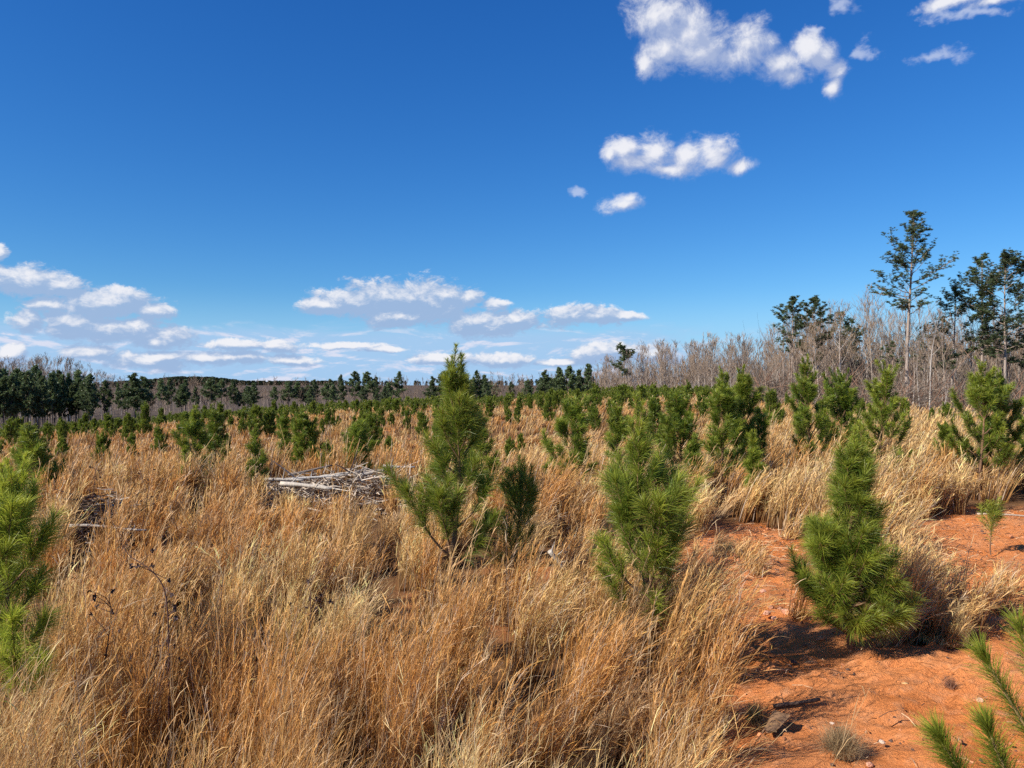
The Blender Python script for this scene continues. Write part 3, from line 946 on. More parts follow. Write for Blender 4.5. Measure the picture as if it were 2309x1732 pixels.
# ------------------------------------------------------------------ mature pines
def tall_pine(seed, Ht, cs, R, nb, tufts, blades, bl, bw, prof=None, lean=0.02, sides=8, tone=1.0, rb=None, stubs=0, barkc=((0.19, 0.15, 0.125), (0.22, 0.14, 0.09)), up=0.35, flat=1.0):
    r = np.random.default_rng(seed)
    gb, gn = Geo(), Geo()
    K = 12; t = np.linspace(0, 1, K)
    ld = np.stack([lean * t * Ht + 0.006 * Ht * np.sin(t * 6 + seed), 0.006 * Ht * np.cos(t * 5 + seed), t * Ht * 0.985], -1)
    ld[:, :2] -= ld[0, :2]
    rb = rb or 0.0095 * Ht
    gb.tube(ld, rb * (1 - 0.85 * t ** 1.3), sides, *barkc)
    def at(h):
        k = h * (K - 1); i = min(int(k), K - 2); f = k - i
        return ld[i] * (1 - f) + ld[i + 1] * f
    prof = prof or [(0, 0.12), (0.12, 0.4), (0.35, 0.85), (0.55, 1.0), (0.8, 0.8), (1, 0.5)]
    px, py = zip(*prof)
    A_, D_ = [], []
    for k in range(nb):
        u = (k + r.uniform(0, 1)) / nb
        h = 1 - (1 - cs) * u
        az = r.uniform(0, 2 * PI)
        L = R * np.interp(u, px, py) * r.uniform(0.55, 1.15)
        inc = np.interp(u, [0, 0.3, 0.7, 1], [0.5, 0.95, 1.25, 1.45]) + r.normal(0, 0.13)
        d = (math.cos(az) * math.sin(inc), math.sin(az) * math.sin(inc), math.cos(inc))
        br = curve_pts(at(min(h, 0.985)), d, L, up, 6, r, 0.09)
        gb.tube(br, rb * 0.26 * np.linspace(1, 0.3, 6) * (0.4 + 0.6 * u), 4, barkc[1])
        sh = [br]
        for j in range(int(2 + L * 1.6)):
            f = r.uniform(0.3, 0.95); kk = f * 5; i0 = min(int(kk), 4)
            pp = br[i0] * (1 - (kk - i0)) + br[i0 + 1] * (kk - i0)
            d2 = unit(unit(br[i0 + 1] - br[i0]) * 0.7 + r.normal(0, 0.6, 3) * np.array([1, 1, flat]) + np.array([0, 0, 0.12]))
            sb = curve_pts(pp, d2, L * r.uniform(0.15, 0.4), 0.3, 4, r, 0.1)
            gb.tube(sb, rb * 0.10 * np.linspace(1, 0.4, 4), 3, barkc[1])
            sh.append(sb)
        for q in sh:
            n = max(1, int(tufts * (0.5 + np.linalg.norm(q[-1] - q[0]) / R)))
            s = np.clip(r.uniform(0.35, 1.05, n), 0, 1)
            fi = s * (len(q) - 1); i0 = np.minimum(fi.astype(int), len(q) - 2); fr = (fi - i0)[:, None]
            A_.append(q[i0] * (1 - fr) + q[i0 + 1] * fr + r.normal(0, 0.035 * R, (n, 3)) * np.array([1, 1, flat]))
            D_.append(unit(q[i0 + 1] - q[i0]))
    top = ld[-3:]
    n = tufts * 3
    s = r.uniform(0, 1, n)[:, None]
    A_.append(top[0] * (1 - s) + top[-1] * s); D_.append(np.tile([0, 0, 1.0], (n, 1)))
    A = np.concatenate(A_); D = np.concatenate(D_)
    nt = len(A)
    tint = np.clip(r.normal(0.0, 1, (nt, 1)), -1, 1.5)
    A = np.repeat(A, blades, 0); D = np.repeat(D, blades, 0); tn = np.repeat(tint, blades, 0)
    m = len(A)
    dr = unit(D * 0.6 + unit(r.normal(0, 1, (m, 3))) * np.array([1, 1, max(flat, 0.45)]) + np.array([0, 0, 0.2]))
    L = bl * r.uniform(0.6, 1.15, (m, 1))
    P = np.stack([A, A + dr * L * 0.5, A + dr * L + np.array([0, 0, -0.12]) * L], 1)
    W = bw * np.array([0.8, 1.0, 0.3])[None] * r.uniform(0.7, 1.3, (m, 1))
    side = unit(np.cross(dr, r.normal(0, 1, (m, 3))))
    C = np.array([0.110, 0.150, 0.062]) * (1 + 0.35 * tn) * r.uniform(0.75, 1.25, (m, 1))
    C = C * tone
    brown = r.random((m, 1)) < 0.05
    C = np.where(brown, np.array([0.16, 0.10, 0.05]), C)
    gn.ribbons(P, W, side, np.repeat(np.clip(C, 0, 1)[:, None], 3, 1))
    for k in range(stubs):
        h = r.uniform(0.25, cs); az = r.uniform(0, 6.28)
        p = curve_pts(at(h), (math.cos(az), math.sin(az), 0.2), r.uniform(0.5, 1.6), 0.2, 4, r, 0.15)
        gb.tube(p, 0.02 * np.linspace(1, 0.4, 4), 3, (0.2, 0.17, 0.14))
    return gb, gn


def put_tree(name, loc, meshes, names, label, cat, group=None, rz=0.0, sc=1.0):
    e = empty(name, loc, rz, sc)
    for nm, (me) in zip(names, meshes):
        o = bpy.data.objects.new(nm, me); col.objects.link(o); o.parent = e
    tag(e, label, cat, group)
    return e


def pine_meshes(**kw):
    gb, gn = tall_pine(**kw)
    a, b = gb.mesh('pine_trunk', True), gn.mesh('pine_crown')
    a.materials.append(M_BARK); b.materials.append(M_NEEDLE)
    return a, b


def mature(X, top, y, label, **kw):
    x = (X - 1154.5) / F * y; z = H(x, y)
    h = HC - (top - YH) / F * y - z
    base = dict(seed=1, flat=0.3, Ht=h, cs=0.45, R=0.17 * h, nb=34, tufts=8, blades=20, bl=0.21, bw=0.024, barkc=((0.30, 0.255, 0.22), (0.33, 0.24, 0.18)))
    base.update(kw)
    if kw.get('Rk'):
        base['R'] = kw['Rk'] * h
        base.pop('Rk')
    put_tree('mature_pine', (x, y, z), pine_meshes(**base), ('trunk', 'crown'), label, 'pine tree', 'mature pines at the edge of the bare woods')


mature(2045, 476, 72, 'tallest mature pine, towering alone above the woods with a long bare trunk', seed=3, cs=0.50, Rk=0.20, nb=40, tufts=13, stubs=10, lean=0.035,
       prof=[(0, 0.15), (0.1, 0.42), (0.25, 0.55), (0.5, 0.75), (0.68, 1.0), (0.85, 0.85), (1, 0.65)])
mature(1782, 672, 82, 'thin-crowned mature pine, leftmost tall one of the wood edge', seed=5, cs=0.50, Rk=0.20, nb=36, tufts=9)
mature(1832, 670, 80, 'dense dark-crowned mature pine beside the thin-crowned one', seed=6, cs=0.40, Rk=0.23, nb=38, tufts=14, tone=0.85)
mature(1765, 712, 88, 'short sparse pine at the outer end of the mature row', seed=7, cs=0.6, Rk=0.12, nb=18, tufts=3)
mature(1893, 704, 92, 'mid-height pine just right of the dense dark-crowned one', seed=8, cs=0.45, Rk=0.22, nb=24, tufts=8)
mature(1918, 722, 96, 'low pine crown showing between the dense pine and the bare crowns', seed=9, cs=0.45, Rk=0.22, nb=34, tufts=9)
mature(2146, 650, 75, 'mature pine with side-swept crown just right of the tallest pine', seed=10, cs=0.35, Rk=0.27, nb=32, tufts=12, lean=0.03)
mature(2208, 574, 74, 'narrow open mature pine, left trunk of the tall far-right pair', seed=12, cs=0.38, Rk=0.19, nb=36, tufts=13)
mature(2262, 575, 72, 'broad spreading mature pine, right trunk of the tall far-right pair', seed=13, cs=0.32, Rk=0.30, nb=50, tufts=16, tone=0.8)
mature(2318, 690, 78, 'drooping pine crown cut by the frame right of the tall pair', seed=14, cs=0.35, Rk=0.28, nb=32, tufts=12)
mature(2085, 735, 79, 'low pine crown peeping out behind the tallest pine trunk', seed=15, cs=0.5, Rk=0.25, nb=22, tufts=4)
mature(2010, 770, 70, 'small understorey pine left of the tallest pine trunk', seed=16, cs=0.6, Rk=0.16, nb=14, tufts=3)
mature(1404, 783, 170, 'lone pine standing up out of the far bare trees right of centre', seed=17, cs=0.5, Rk=0.24, nb=28, tufts=5, blades=9, bl=0.5, bw=0.10)

# far pines of the tree line: a few shapes shared by all
FP = [pine_meshes(seed=400 + k, prof=[(0, 0.08), (0.25, 0.5), (0.6, 0.95), (0.85, 1.0), (1, 0.6)], Ht=15.0, cs=0.32 + 0.08 * (k % 3), R=2.7 + 0.4 * (k % 2), nb=38, tufts=4, blades=9, bl=0.62, bw=0.15, sides=5, tone=0.95 + 0.2 * (k % 3), rb=0.17,
                  up=0.5, barkc=((0.12, 0.10, 0.09), (0.11, 0.09, 0.08))) for k in range(5)]


def far_pine(X, top, y, label, group, k, wide=1.0):
    x = (X - 1154.5) / F * y; z = H(x, y)
    h = HC - (top - YH) / F * y - z
    e = put_tree('pine_tree', (x, y, z), FP[k % len(FP)], ('trunk', 'crown'), label, 'pine tree', group, rz=k * 1.7, sc=h / 15.0)
    e.scale = (h / 15 * wide, h / 15 * wide, h / 15)


rp = random.Random(3)
k = 0
for i in range(62):      # the dark wood on the left
    X = -60 + 275 * (i / 62) + rp.uniform(-6, 6)
    y = 165 + rp.uniform(0, 45) + max(0, X) * 0.08
    top = 822 + 0.12 * max(X, 0) + rp.uniform(-8, 34)
    far_pine(X, top, y, 'dark pine in the dense dark wood down the left slope', 'pines of the dark wood on the left', k, rp.uniform(0.75, 1.1)); k += 1
for X, top, y, w, lab in [
    (205, 862, 200, 1.2, 'broad pine just right of the dense dark wood'), (235, 858, 200, 1.1, 'second broad pine right of the dense dark wood'),
    (266, 864, 205, 0.6, 'narrow cone-like pine in the gap before the big round pine'), (306, 843, 195, 1.6, 'big round-crowned pine, tallest left of the far dark ridge'),
    (322, 850, 200, 1.3, 'pine merged into the right side of the big round-crowned pine'),
    (362, 856, 215, 1.0, 'dark pine below the left end of the far dark ridge'), (385, 852, 225, 1.0, 'paler pine right below the far dark ridge'),
    (418, 856, 215, 1.1, 'flat-tiered pine below the middle of the far dark ridge'), (440, 872, 210, 0.9, 'small dark pine beside the flat-tiered one'),
    (474, 853, 215, 1.5, 'broad dark pine, left one of the heavy clump'), (500, 856, 220, 1.3, 'middle pine of the heavy dark clump'),
    (526, 858, 215, 1.2, 'right pine of the heavy dark clump'), (572, 864, 215, 1.3, 'triangular low-branched pine right of the heavy clump'),
    (552, 876, 222, 0.9, 'low pine between the heavy clump and the triangular pine'),
    (652, 860, 220, 1.5, 'bushy dark pine standing alone, left of two joined ones'), (672, 862, 225, 1.4, 'right of the two joined bushy dark pines'),
    (708, 856, 240, 1.0, 'first open pine of the row left of the tallest sapling'), (745, 855, 240, 1.0, 'second open pine of the row left of the tallest sapling'),
    (770, 846, 235, 1.0, 'third open pine of the row left of the tallest sapling'), (799, 838, 235, 1.1, 'tall pine, left of the darkest pair'),
    (826, 839, 235, 1.3, 'dense pine beside the tall one in the darkest pair'), (850, 850, 240, 0.9, 'thin pine right of the darkest pair'),
    (900, 838, 230, 1.0, 'single pine standing by itself against the clouds'), (973, 850, 215, 1.2, 'bushy pine immediately left of the sapling leader'),
    (1000, 838, 215, 1.1, 'pine directly behind the sapling leader'), (1036, 830, 210, 1.2, 'dark pine right of the sapling leader'),
    (1074, 836, 215, 1.0, 'upright pine further right of the sapling leader'), (1092, 846, 215, 1.1, 'last dark pine of the clump right of the sapling leader'),
    (1230, 836, 200, 1.2, 'first dark pine of the clump before the far bare trees'), (1262, 829, 200, 1.0, 'second dark pine of the clump before the far bare trees'),
    (1284, 826, 200, 1.2, 'middle dark pine of the clump before the far bare trees'), (1305, 834, 205, 1.0, 'shorter pine beyond the middle of that clump'),
    (1328, 821, 200, 1.0, 'tallest pine closing the clump before the far bare trees'),
]:
    far_pine(X, top, y, lab, 'scattered pines of the far tree line', k, w); k += 1


for i in range(46):
    X = rp.uniform(190, 1360)
    top = np.interp(X, [190, 560, 800, 1100, 1360], [862, 870, 862, 856, 850]) + rp.uniform(-4, 16)
    far_pine(X, top, rp.uniform(205, 250), 'small dark pine filling in between the taller ones of the far tree line', 'low pines of the far tree line', k, rp.uniform(0.9, 1.4)); k += 1


# ------------------------------------------------------------------ bare hardwoods
def bare_tree(seed, Ht, w=1.0, c0=(0.36, 0.33, 0.29), c1=(0.24, 0.19, 0.16), tw=0.02, limbs=12, spread=0.30, cs=0.35, rb=None, lean=None, nsub=5, ntw=5):
    r = np.random.default_rng(seed)
    gt, gc = Geo(), Geo()
    K = 9; t = np.linspace(0, 1, K)
    ln = r.normal(0, 0.05) if lean is None else lean
    ld = np.stack([ln * t * Ht + 0.02 * Ht * np.sin(t * r.uniform(3, 7) + seed), 0.015 * Ht * np.cos(t * 5 + seed), t * Ht * 0.96], -1)
    ld[:, :2] -= ld[0, :2]
    rb = rb or 0.008 * Ht
    gt.tube(ld, rb * (1 - 0.88 * t), 6, c0, c1)
    P, Wd, C = [], [], []
    for k in range(limbs):
        h = cs + (0.97 - cs) * (k + r.uniform(0, 1)) / limbs
        kk = h * (K - 1); i = min(int(kk), K - 2)
        p0 = ld[i] * (1 - (kk - i)) + ld[i + 1] * (kk - i)
        az = r.uniform(0, 6.28); inc = r.uniform(0.45, 0.95) * (1.0 if h < 0.8 else 0.6)
        L = Ht * spread * (1.15 - 0.75 * (h - cs) / (1 - cs)) * r.uniform(0.6, 1.2)
        br = curve_pts(p0, (math.cos(az) * math.sin(inc), math.sin(az) * math.sin(inc), math.cos(inc)), L, 0.5, 6, r, 0.10)
        gc.tube(br, rb * 0.33 * (1.2 - h) * 1.4 * np.linspace(1, 0.2, 6), 3, c0, c1)
        for j in range(nsub):
            f = r.uniform(0.2, 0.98) * 5; i0 = min(int(f), 4)
            pp = br[i0] * (1 - (f - i0)) + br[i0 + 1] * (f - i0)
            d2 = unit(unit(br[i0 + 1] - br[i0]) + r.normal(0, 0.45, 3) + np.array([0, 0, 0.2]))
            sb = curve_pts(pp, d2, L * r.uniform(0.3, 0.6), 0.35, 4, r, 0.12)
            P.append(sb); Wd.append(tw * np.linspace(1.5, 0.5, 4))
            for q in range(ntw):
                g = r.uniform(0.2, 1.0) * 3; i1 = min(int(g), 2)
                p3 = sb[i1] * (1 - (g - i1)) + sb[i1 + 1] * (g - i1)
                d3 = unit(unit(sb[i1 + 1] - sb[i1]) + r.normal(0, 0.5, 3) + np.array([0, 0, 0.25]))
                P.append(curve_pts(p3, d3, L * r.uniform(0.12, 0.3), 0.2, 4, r, 0.12)); Wd.append(tw * np.linspace(0.9, 0.4, 4))
    P = np.array(P); Wd = np.array(Wd); n = len(P)
    a = r.uniform(0, PI, n); side = np.stack([np.cos(a), np.sin(a), np.zeros(n)], -1)
    cc = np.array(c1) * r.uniform(0.75, 1.35, (n, 1))
    gc.ribbons(P, Wd, side, np.repeat(cc[:, None], 4, 1))
    return gt, gc


def bare_meshes(**kw):
    a, b = bare_tree(**kw)
    A, Bm = a.mesh('bare_trunk', True), b.mesh('bare_branches')
    A.materials.append(M_TWIG); Bm.materials.append(M_TWIG)
    return A, Bm


def hardwood(X, top, y, label, group, meshes, ref, rz=0.0):
    x = (X - 1154.5) / F * y; z = H(x, y)
    h = HC - (top - YH) / F * y - z
    return put_tree('bare_tree', (x, y, z), meshes, ('trunk', 'branches'), label, 'bare tree', group, rz, h / ref)


BW = [bare_meshes(seed=500 + k, Ht=12.0, tw=0.030, limbs=14, spread=0.26 + 0.03 * (k % 3), cs=0.28 + 0.08 * (k % 3), rb=0.075 + 0.02 * (k % 4), c0=(0.52 - 0.09 * (k % 3), 0.47 - 0.09 * (k % 3), 0.42 - 0.09 * (k % 3)),
                  c1=(0.26, 0.185, 0.125), nsub=6, ntw=5) for k in range(8)]
BF = [bare_meshes(seed=520 + k, Ht=14.0, tw=0.045, limbs=15, spread=0.30, cs=0.22 + 0.05 * (k % 3), c0=(0.33, 0.30, 0.27), c1=(0.27, 0.20, 0.145), rb=0.13, nsub=6, ntw=6) for k in range(6)]

# named near hardwoods
hardwood(2092, 690, 66, 'pale leaning bare tree with a forked top right of the tallest pine', 'bare trees at the wood edge',
         bare_meshes(seed=611, Ht=12.0, tw=0.025, limbs=10, spread=0.22, cs=0.45, rb=0.12, lean=0.12, c0=(0.46, 0.43, 0.38)), 12.0)
hardwood(2075, 760, 67, 'pale thin bare tree standing close against the leaning forked one', 'bare trees at the wood edge',
         bare_meshes(seed=612, Ht=12.0, tw=0.025, limbs=9, spread=0.2, cs=0.5, rb=0.10, lean=0.01, c0=(0.46, 0.43, 0.38)), 12.0)
hardwood(2125, 850, 60, 'small bent pale bare tree beside the tall pine sapling pair', 'bare trees at the wood edge',
         bare_meshes(seed=613, Ht=12.0, tw=0.04, limbs=9, spread=0.3, cs=0.3, rb=0.14, lean=0.15, c0=(0.46, 0.43, 0.38)), 12.0)
rp = random.Random(11)
for i in range(96):
    X = rp.uniform(1730, 2400)
    y = rp.uniform(68, 118)
    lim = np.interp(X, [1730, 1800, 1880, 1960, 2040, 2200, 2400], [790, 765, 745, 715, 740, 760, 750])
    top = lim - 66 + rp.uniform(0, 60) + (rp.uniform(0, 60) if rp.random() < 0.4 else 0)
    hardwood(X, top, y, 'grey leafless tree among the crowd of bare trunks in the right-hand woods', 'bare trees of the right-hand woods', BW[i % 8], 12.0, rp.uniform(0, 6.28))
for i in range(58):
    X = rp.uniform(1335, 1760)
    y = rp.uniform(165, 230)
    lim = np.interp(X, [1335, 1400, 1490, 1560, 1640, 1680, 1760], [835, 800, 778, 776, 770, 772, 790])
    top = lim - 14 + rp.uniform(0, 28)
    hardwood(X, top, y, 'pale leafless tree in the far row of bare trees right of centre', 'bare trees of the far row right of centre', BF[i % 6], 14.0, rp.uniform(0, 6.28))
for i in range(34):
    X = rp.uniform(0, 290)
    top = np.interp(X, [20, 60, 100, 140, 180, 220, 270], [812, 815, 800, 803, 815, 830, 845]) + rp.uniform(0, 10)
    if X > 215 and i % 3:
        continue
    hardwood(X, top, rp.uniform(240, 290), 'leafless tree standing up behind the dark pine wood', 'bare crowns behind the dark wood', BF[i % 6], 14.0, rp.uniform(0, 6.28))


def build_mass():
    """The far-off grey wood, the ridge pines and the undergrowth: masses nobody could count."""
    r = np.random.default_rng(91)
    src = []
    for k in range(5):
        a, b = bare_tree(seed=700 + k, Ht=13.0, tw=0.075, limbs=12, spread=0.28, cs=0.15, rb=0.13, c0=(0.36, 0.30, 0.24), c1=(0.25, 0.185, 0.13), nsub=5, ntw=3)
        g = Geo(); g.add(*a.arrays()); g.add(*b.arrays()); src.append(g.arrays())
    g = Geo()
    def inst(x, y, h, ref, arr, cm=1.0):
        v, f, c = arr
        a = r.uniform(0, 6.28); ca, sa = math.cos(a), math.sin(a); s = h / ref
        w = np.stack([v[:, 0] * ca - v[:, 1] * sa, v[:, 0] * sa + v[:, 1] * ca, v[:, 2]], -1) * s + np.array([x, y, H(x, y)])
        g.add(w, f, c * cm)
    for i in range(1150):      # grey wood beyond the whole field
        y = r.uniform(215, 420); X = r.uniform(-250, 2500)
        x = (X - 1154.5) / F * y
        lim = np.interp(X, [-250, 0, 300, 600, 800, 1100, 1300, 1500, 2500], [846, 848, 862, 870, 866, 862, 850, 822, 818])
        h = HC - (lim - 16 + 34 * r.random() ** 0.8 + 6 * math.sin(X / 37.0) - YH) / F * y - H(x, y)
        inst(x, y, h, 13.0, src[i % 5], np.array([1.0, 0.94, 0.92]) * r.uniform(0.55, 1.25))
    for i in range(330):      # right-hand woods, deeper in; tint lowered to paint shade between the trunks
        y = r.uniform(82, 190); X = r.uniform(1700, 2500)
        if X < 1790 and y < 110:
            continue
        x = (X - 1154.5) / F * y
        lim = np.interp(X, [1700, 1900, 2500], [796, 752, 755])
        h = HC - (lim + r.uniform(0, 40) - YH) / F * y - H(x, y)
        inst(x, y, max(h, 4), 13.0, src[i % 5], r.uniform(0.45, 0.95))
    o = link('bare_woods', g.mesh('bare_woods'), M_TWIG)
    tag(o, 'far grey-brown mass of leafless woods beyond the field', 'woods', kind='stuff')
    # undergrowth at the foot of the right-hand woods
    g = Geo()
    n = 30000
    y = r.uniform(62, 150, n); X = r.uniform(1700, 2450, n)
    x = (X - 1154.5) / F * y
    z = terrain(x, y)
    L = r.gamma(2.2, 0.8, n)[:, None]
    d = unit(np.stack([r.normal(0, 0.6, n), r.normal(0, 0.6, n), np.abs(r.normal(0.6, 0.5, n))], -1))
    hgt = r.uniform(0, 1, n) ** 1.6 * 2.6
    A = np.stack([x, y, z + hgt], -1)
    P = np.stack([A, A + d * L * 0.5, A + d * L + np.array([0.2, 0, 0.1]) * L * 0.3], 1)
    cc = np.array([0.14, 0.11, 0.085]) * r.uniform(0.6, 1.6, (n, 1))
    rd = (r.random((n, 1)) < 0.25); cc = np.where(rd, np.array([0.22, 0.12, 0.075]), cc)
    g.ribbons(P, np.full((n, 3), 0.035) * np.array([1.2, 1, 0.4]), unit(np.cross(d, r.normal(0, 1, (n, 3)))), np.repeat(cc[:, None], 3, 1))
    o = link('undergrowth', g.mesh('undergrowth'), M_TWIG)
    tag(o, 'tangled leafless brush under the right-hand woods', 'undergrowth', kind='stuff')
    # dark pine ridge
    g = Geo()
    gb, gn = tall_pine(seed=801, Ht=16, cs=0.01, R=3.2, nb=16, tufts=1, blades=2, bl=2.6, bw=1.5, sides=3, tone=0.42)
    g0 = Geo(); g0.add(*gb.arrays()); g0.add(*gn.arrays()); arr = g0.arrays()
    for i in range(1100):
        y = r.uniform(820, 1000); X = r.uniform(-400, 2700) if i % 2 else r.uniform(230, 760)
        x = (X - 1154.5) / F * y
        lim = np.interp(X, [-400, 250, 330, 400, 480, 560, 640, 900, 1150, 1300, 2700], [862, 862, 858, 851, 852, 861, 870, 870, 858, 854, 846])
        h = HC - (lim + r.uniform(-2, 3) - YH) / F * y - H(x, y)
        v, f, c = arr
        a = r.uniform(0, 6.28); ca, sa = math.cos(a), math.sin(a); s = max(h, 5) / 16
        w = np.stack([(v[:, 0] * ca - v[:, 1] * sa) * 1.7, (v[:, 0] * sa + v[:, 1] * ca) * 1.7, v[:, 2]], -1) * s + np.array([x, y, H(x, y)])
        g.add(w, f, c)
    o = link('ridge_woods', g.mesh('ridge_woods'), M_NEEDLE)
    tag(o, 'far dark pine woods along the skyline ridge', 'woods', kind='stuff')


build_mass()


# ------------------------------------------------------------------ wood, stones, small things
def log_geo(seed, L, r0, r1, sides=9, K=9, c=(0.52, 0.48, 0.43), bend=0.03):
    r = np.random.default_rng(seed)
    g = Geo()
    t = np.linspace(0, 1, K)
    pts = np.stack([(t - 0.5) * L, bend * L * np.sin(t * 3 + seed), bend * L * 0.5 * np.cos(t * 4 + seed)], -1)
    rad = (r0 + (r1 - r0) * t) * (1 + r.normal(0, 0.06, K))
    rad = np.concatenate([[rad[0] * 0.02], rad, [rad[-1] * 0.02]]); pts = np.concatenate([pts[:1], pts, pts[-1:]])
    pts[0, 0] -= r0 * 0.15; pts[-1, 0] += r1 * 0.2
    g.tube(pts, rad, sides, c, np.array(c) * 0.85)
    v = g.v[0]; v += r.normal(0, r0 * 0.05, v.shape).astype(np.float32)
    return g


def log(name, loc, rot, label, cat='log', group=None, stubs=0, **kw):
    g = log_geo(**kw)
    r = np.random.default_rng(kw['seed'] + 5)
    for k in range(stubs):
        x = r.uniform(-0.4, 0.4) * kw['L']; a = r.uniform(-0.3, 3.4)
        p = curve_pts((x, 0, 0), (r.normal(0.2, 0.3), math.cos(a), math.sin(a)), kw['r0'] * r.uniform(3, 8), 0.1, 4, r, 0.12)
        g.tube(p, kw['r0'] * 0.3 * np.linspace(1, 0.2, 4), 5, kw.get('c', (0.52, 0.48, 0.43)))
    o = link(name, g.mesh(name, True), M_WOOD)
    o.location = loc; o.rotation_euler = rot
    tag(o, label, cat, group)
    return o


GL = 'bleached logs heaped in the grass'
px, py = PILE
WHITE = (0.50, 0.44, 0.36)
for (X, Y, d, L, r0, rz, ry, lab, c) in [
    (690, 1096, 14.2, 1.35, 0.075, -0.20, 0.06, 'thick bleached white log lying at the front left of the log heap', WHITE),
    (640, 1082, 14.6, 1.0, 0.06, 0.1, 0.0, 'short white log touching the left end of the thick white one', WHITE),
    (716, 1076, 14.8, 1.6, 0.05, 0.15, -0.10, 'long straight grey pole across the middle of the log heap', (0.5, 0.46, 0.41)),
    (700, 1060, 15.3, 1.2, 0.045, 0.35, -0.16, 'dark weathered log on the back of the heap, tilted up to the right', (0.20, 0.16, 0.13)),
    (765, 1070, 15.0, 1.1, 0.05, 0.25, -0.12, 'white split log at the middle right of the log heap', WHITE),
    (748, 1100, 14.3, 1.1, 0.03, -0.30, 0.10, 'thin pale pole sloping down off the front of the heap', WHITE),
    (850, 1062, 15.4, 1.0, 0.07, 0.30, -0.20, 'grey log leaning up at the right part of the heap', (0.42, 0.38, 0.34)),
    (900, 1052, 15.7, 0.9, 0.05, 0.05, 0.05, 'small grey log at the far right end of the heap', (0.45, 0.41, 0.37)),
    (870, 1078, 15.1, 0.8, 0.04, -0.4, 0.1, 'short pale stick log among the chips at the right of the heap', (0.55, 0.5, 0.45)),
    (580, 1092, 14.8, 0.7, 0.04, 0.3, -0.1, 'small pale log lying off the left end of the heap', (0.55, 0.5, 0.45)),
]:
    x = (X - 1154.5) / F * d
    z = HC - (Y - YH) / F * d
    log('bleached_log', (x, d, z), (0, ry, rz), lab, 'log', GL, stubs=2, seed=int(X), L=L * 0.72, r0=r0 * 0.62, r1=r0 * 0.36, c=c)

# white branch on the left
x, y = (245 - 1154.5) / F * 10.2, 10.2
log('fallen_branch', (x, y, HC - (1190 - YH) / F * 10.2), (0, 0.03, 0.08), 'long thin white branch lying across the grass below the dark brush heap', 'branch', None, stubs=3, seed=31, L=0.95, r0=0.022, r1=0.012, c=WHITE, bend=0.06)
# splintered log by the upswept sapling
x, y = gp(1580, 1470)
log('splintered_log', (x - 0.1, y - 0.15, 0.25), (0.2, -0.62, 0.75), 'grey splintered log end leaning out of the grass at the clay edge', 'log', None, stubs=2, seed=33, L=0.6, r0=0.06, r1=0.045, c=(0.36, 0.29, 0.22))
x, y = (1255 - 1154.5) / F * 7.2, 7.2
log('broken_branch', (x, y, HC - (1262 - YH) / F * 7.2), (0, 0.9, 0.4), 'pale broken branch stub sunk in the grass between the two near saplings', 'branch', None, stubs=3, seed=35, L=0.24, r0=0.022, r1=0.014, c=(0.5, 0.45, 0.38))
x, y = gp(2270, 1172)
log('fallen_branch', (x + 0.1, y, H(x, y) + 0.06), (0, 0.02, -0.05), 'straight pale pole lying at the back edge of the pink clay', 'branch', None, stubs=1, seed=37, L=1.3, r0=0.02, r1=0.014, c=(0.5, 0.40, 0.3))
x, y = gp(1795, 1600)
log('dark_stick', (x, y, H(x, y) + 0.05), (0, -0.1, 0.15), 'short dark stick lying on the clay beside the curled bark', 'stick', None, stubs=1, seed=39, L=0.36, r0=0.017, r1=0.012, c=(0.09, 0.06, 0.045))  # thin tapered stick in one dark brown


def bark_curl():
    g = Geo()
    r = np.random.default_rng(5)
    K, S = 9, 10
    xs = np.linspace(-0.12, 0.12, K); a = np.linspace(-0.1, 2.5, S)
    th = 0.012
    X, A = np.meshgrid(xs, a, indexing='ij')
    for rad, flip in ((0.06, 0), (0.06 - th, 1)):
        R_ = rad * (1 + 0.15 * np.sin(X * 18))
        V = np.stack([X + 0.03 * np.sin(A * 3), R_ * np.cos(A), R_ * np.sin(A)], -1) + r.normal(0, 0.003, (K, S, 3))
        idx = np.arange(K * S).reshape(K, S)
        f = np.stack([idx[:-1, :-1], idx[1:, :-1], idx[1:, 1:], idx[:-1, 1:]], -1)
        g.add(V, f[..., ::-1] if flip else f, np.ones((K, S, 3)) * (np.array([0.24, 0.14, 0.075]) if not flip else np.array([0.2, 0.12, 0.08])))
    n = K * S
    idx = np.arange(n).reshape(K, S)
    rim = np.concatenate([idx[:, 0], idx[-1, 1:], idx[::-1, -1][1:], idx[0, ::-1][1:]])
    f = np.stack([rim[:-1], rim[1:], rim[1:] + n, rim[:-1] + n], -1)
    g.n = 0
    g.f.append(f)
    o = link('curled_bark', g.mesh('curled_bark'), M_WOOD)
    x, y = gp(1745, 1648)
    o.location = (x, y, H(x, y) + 0.03); o.rotation_euler = (0.1, -0.15, 0.9)
    tag(o, 'curled piece of tan bark on the clay beside the bottom grass tuft', 'bark')


bark_curl()


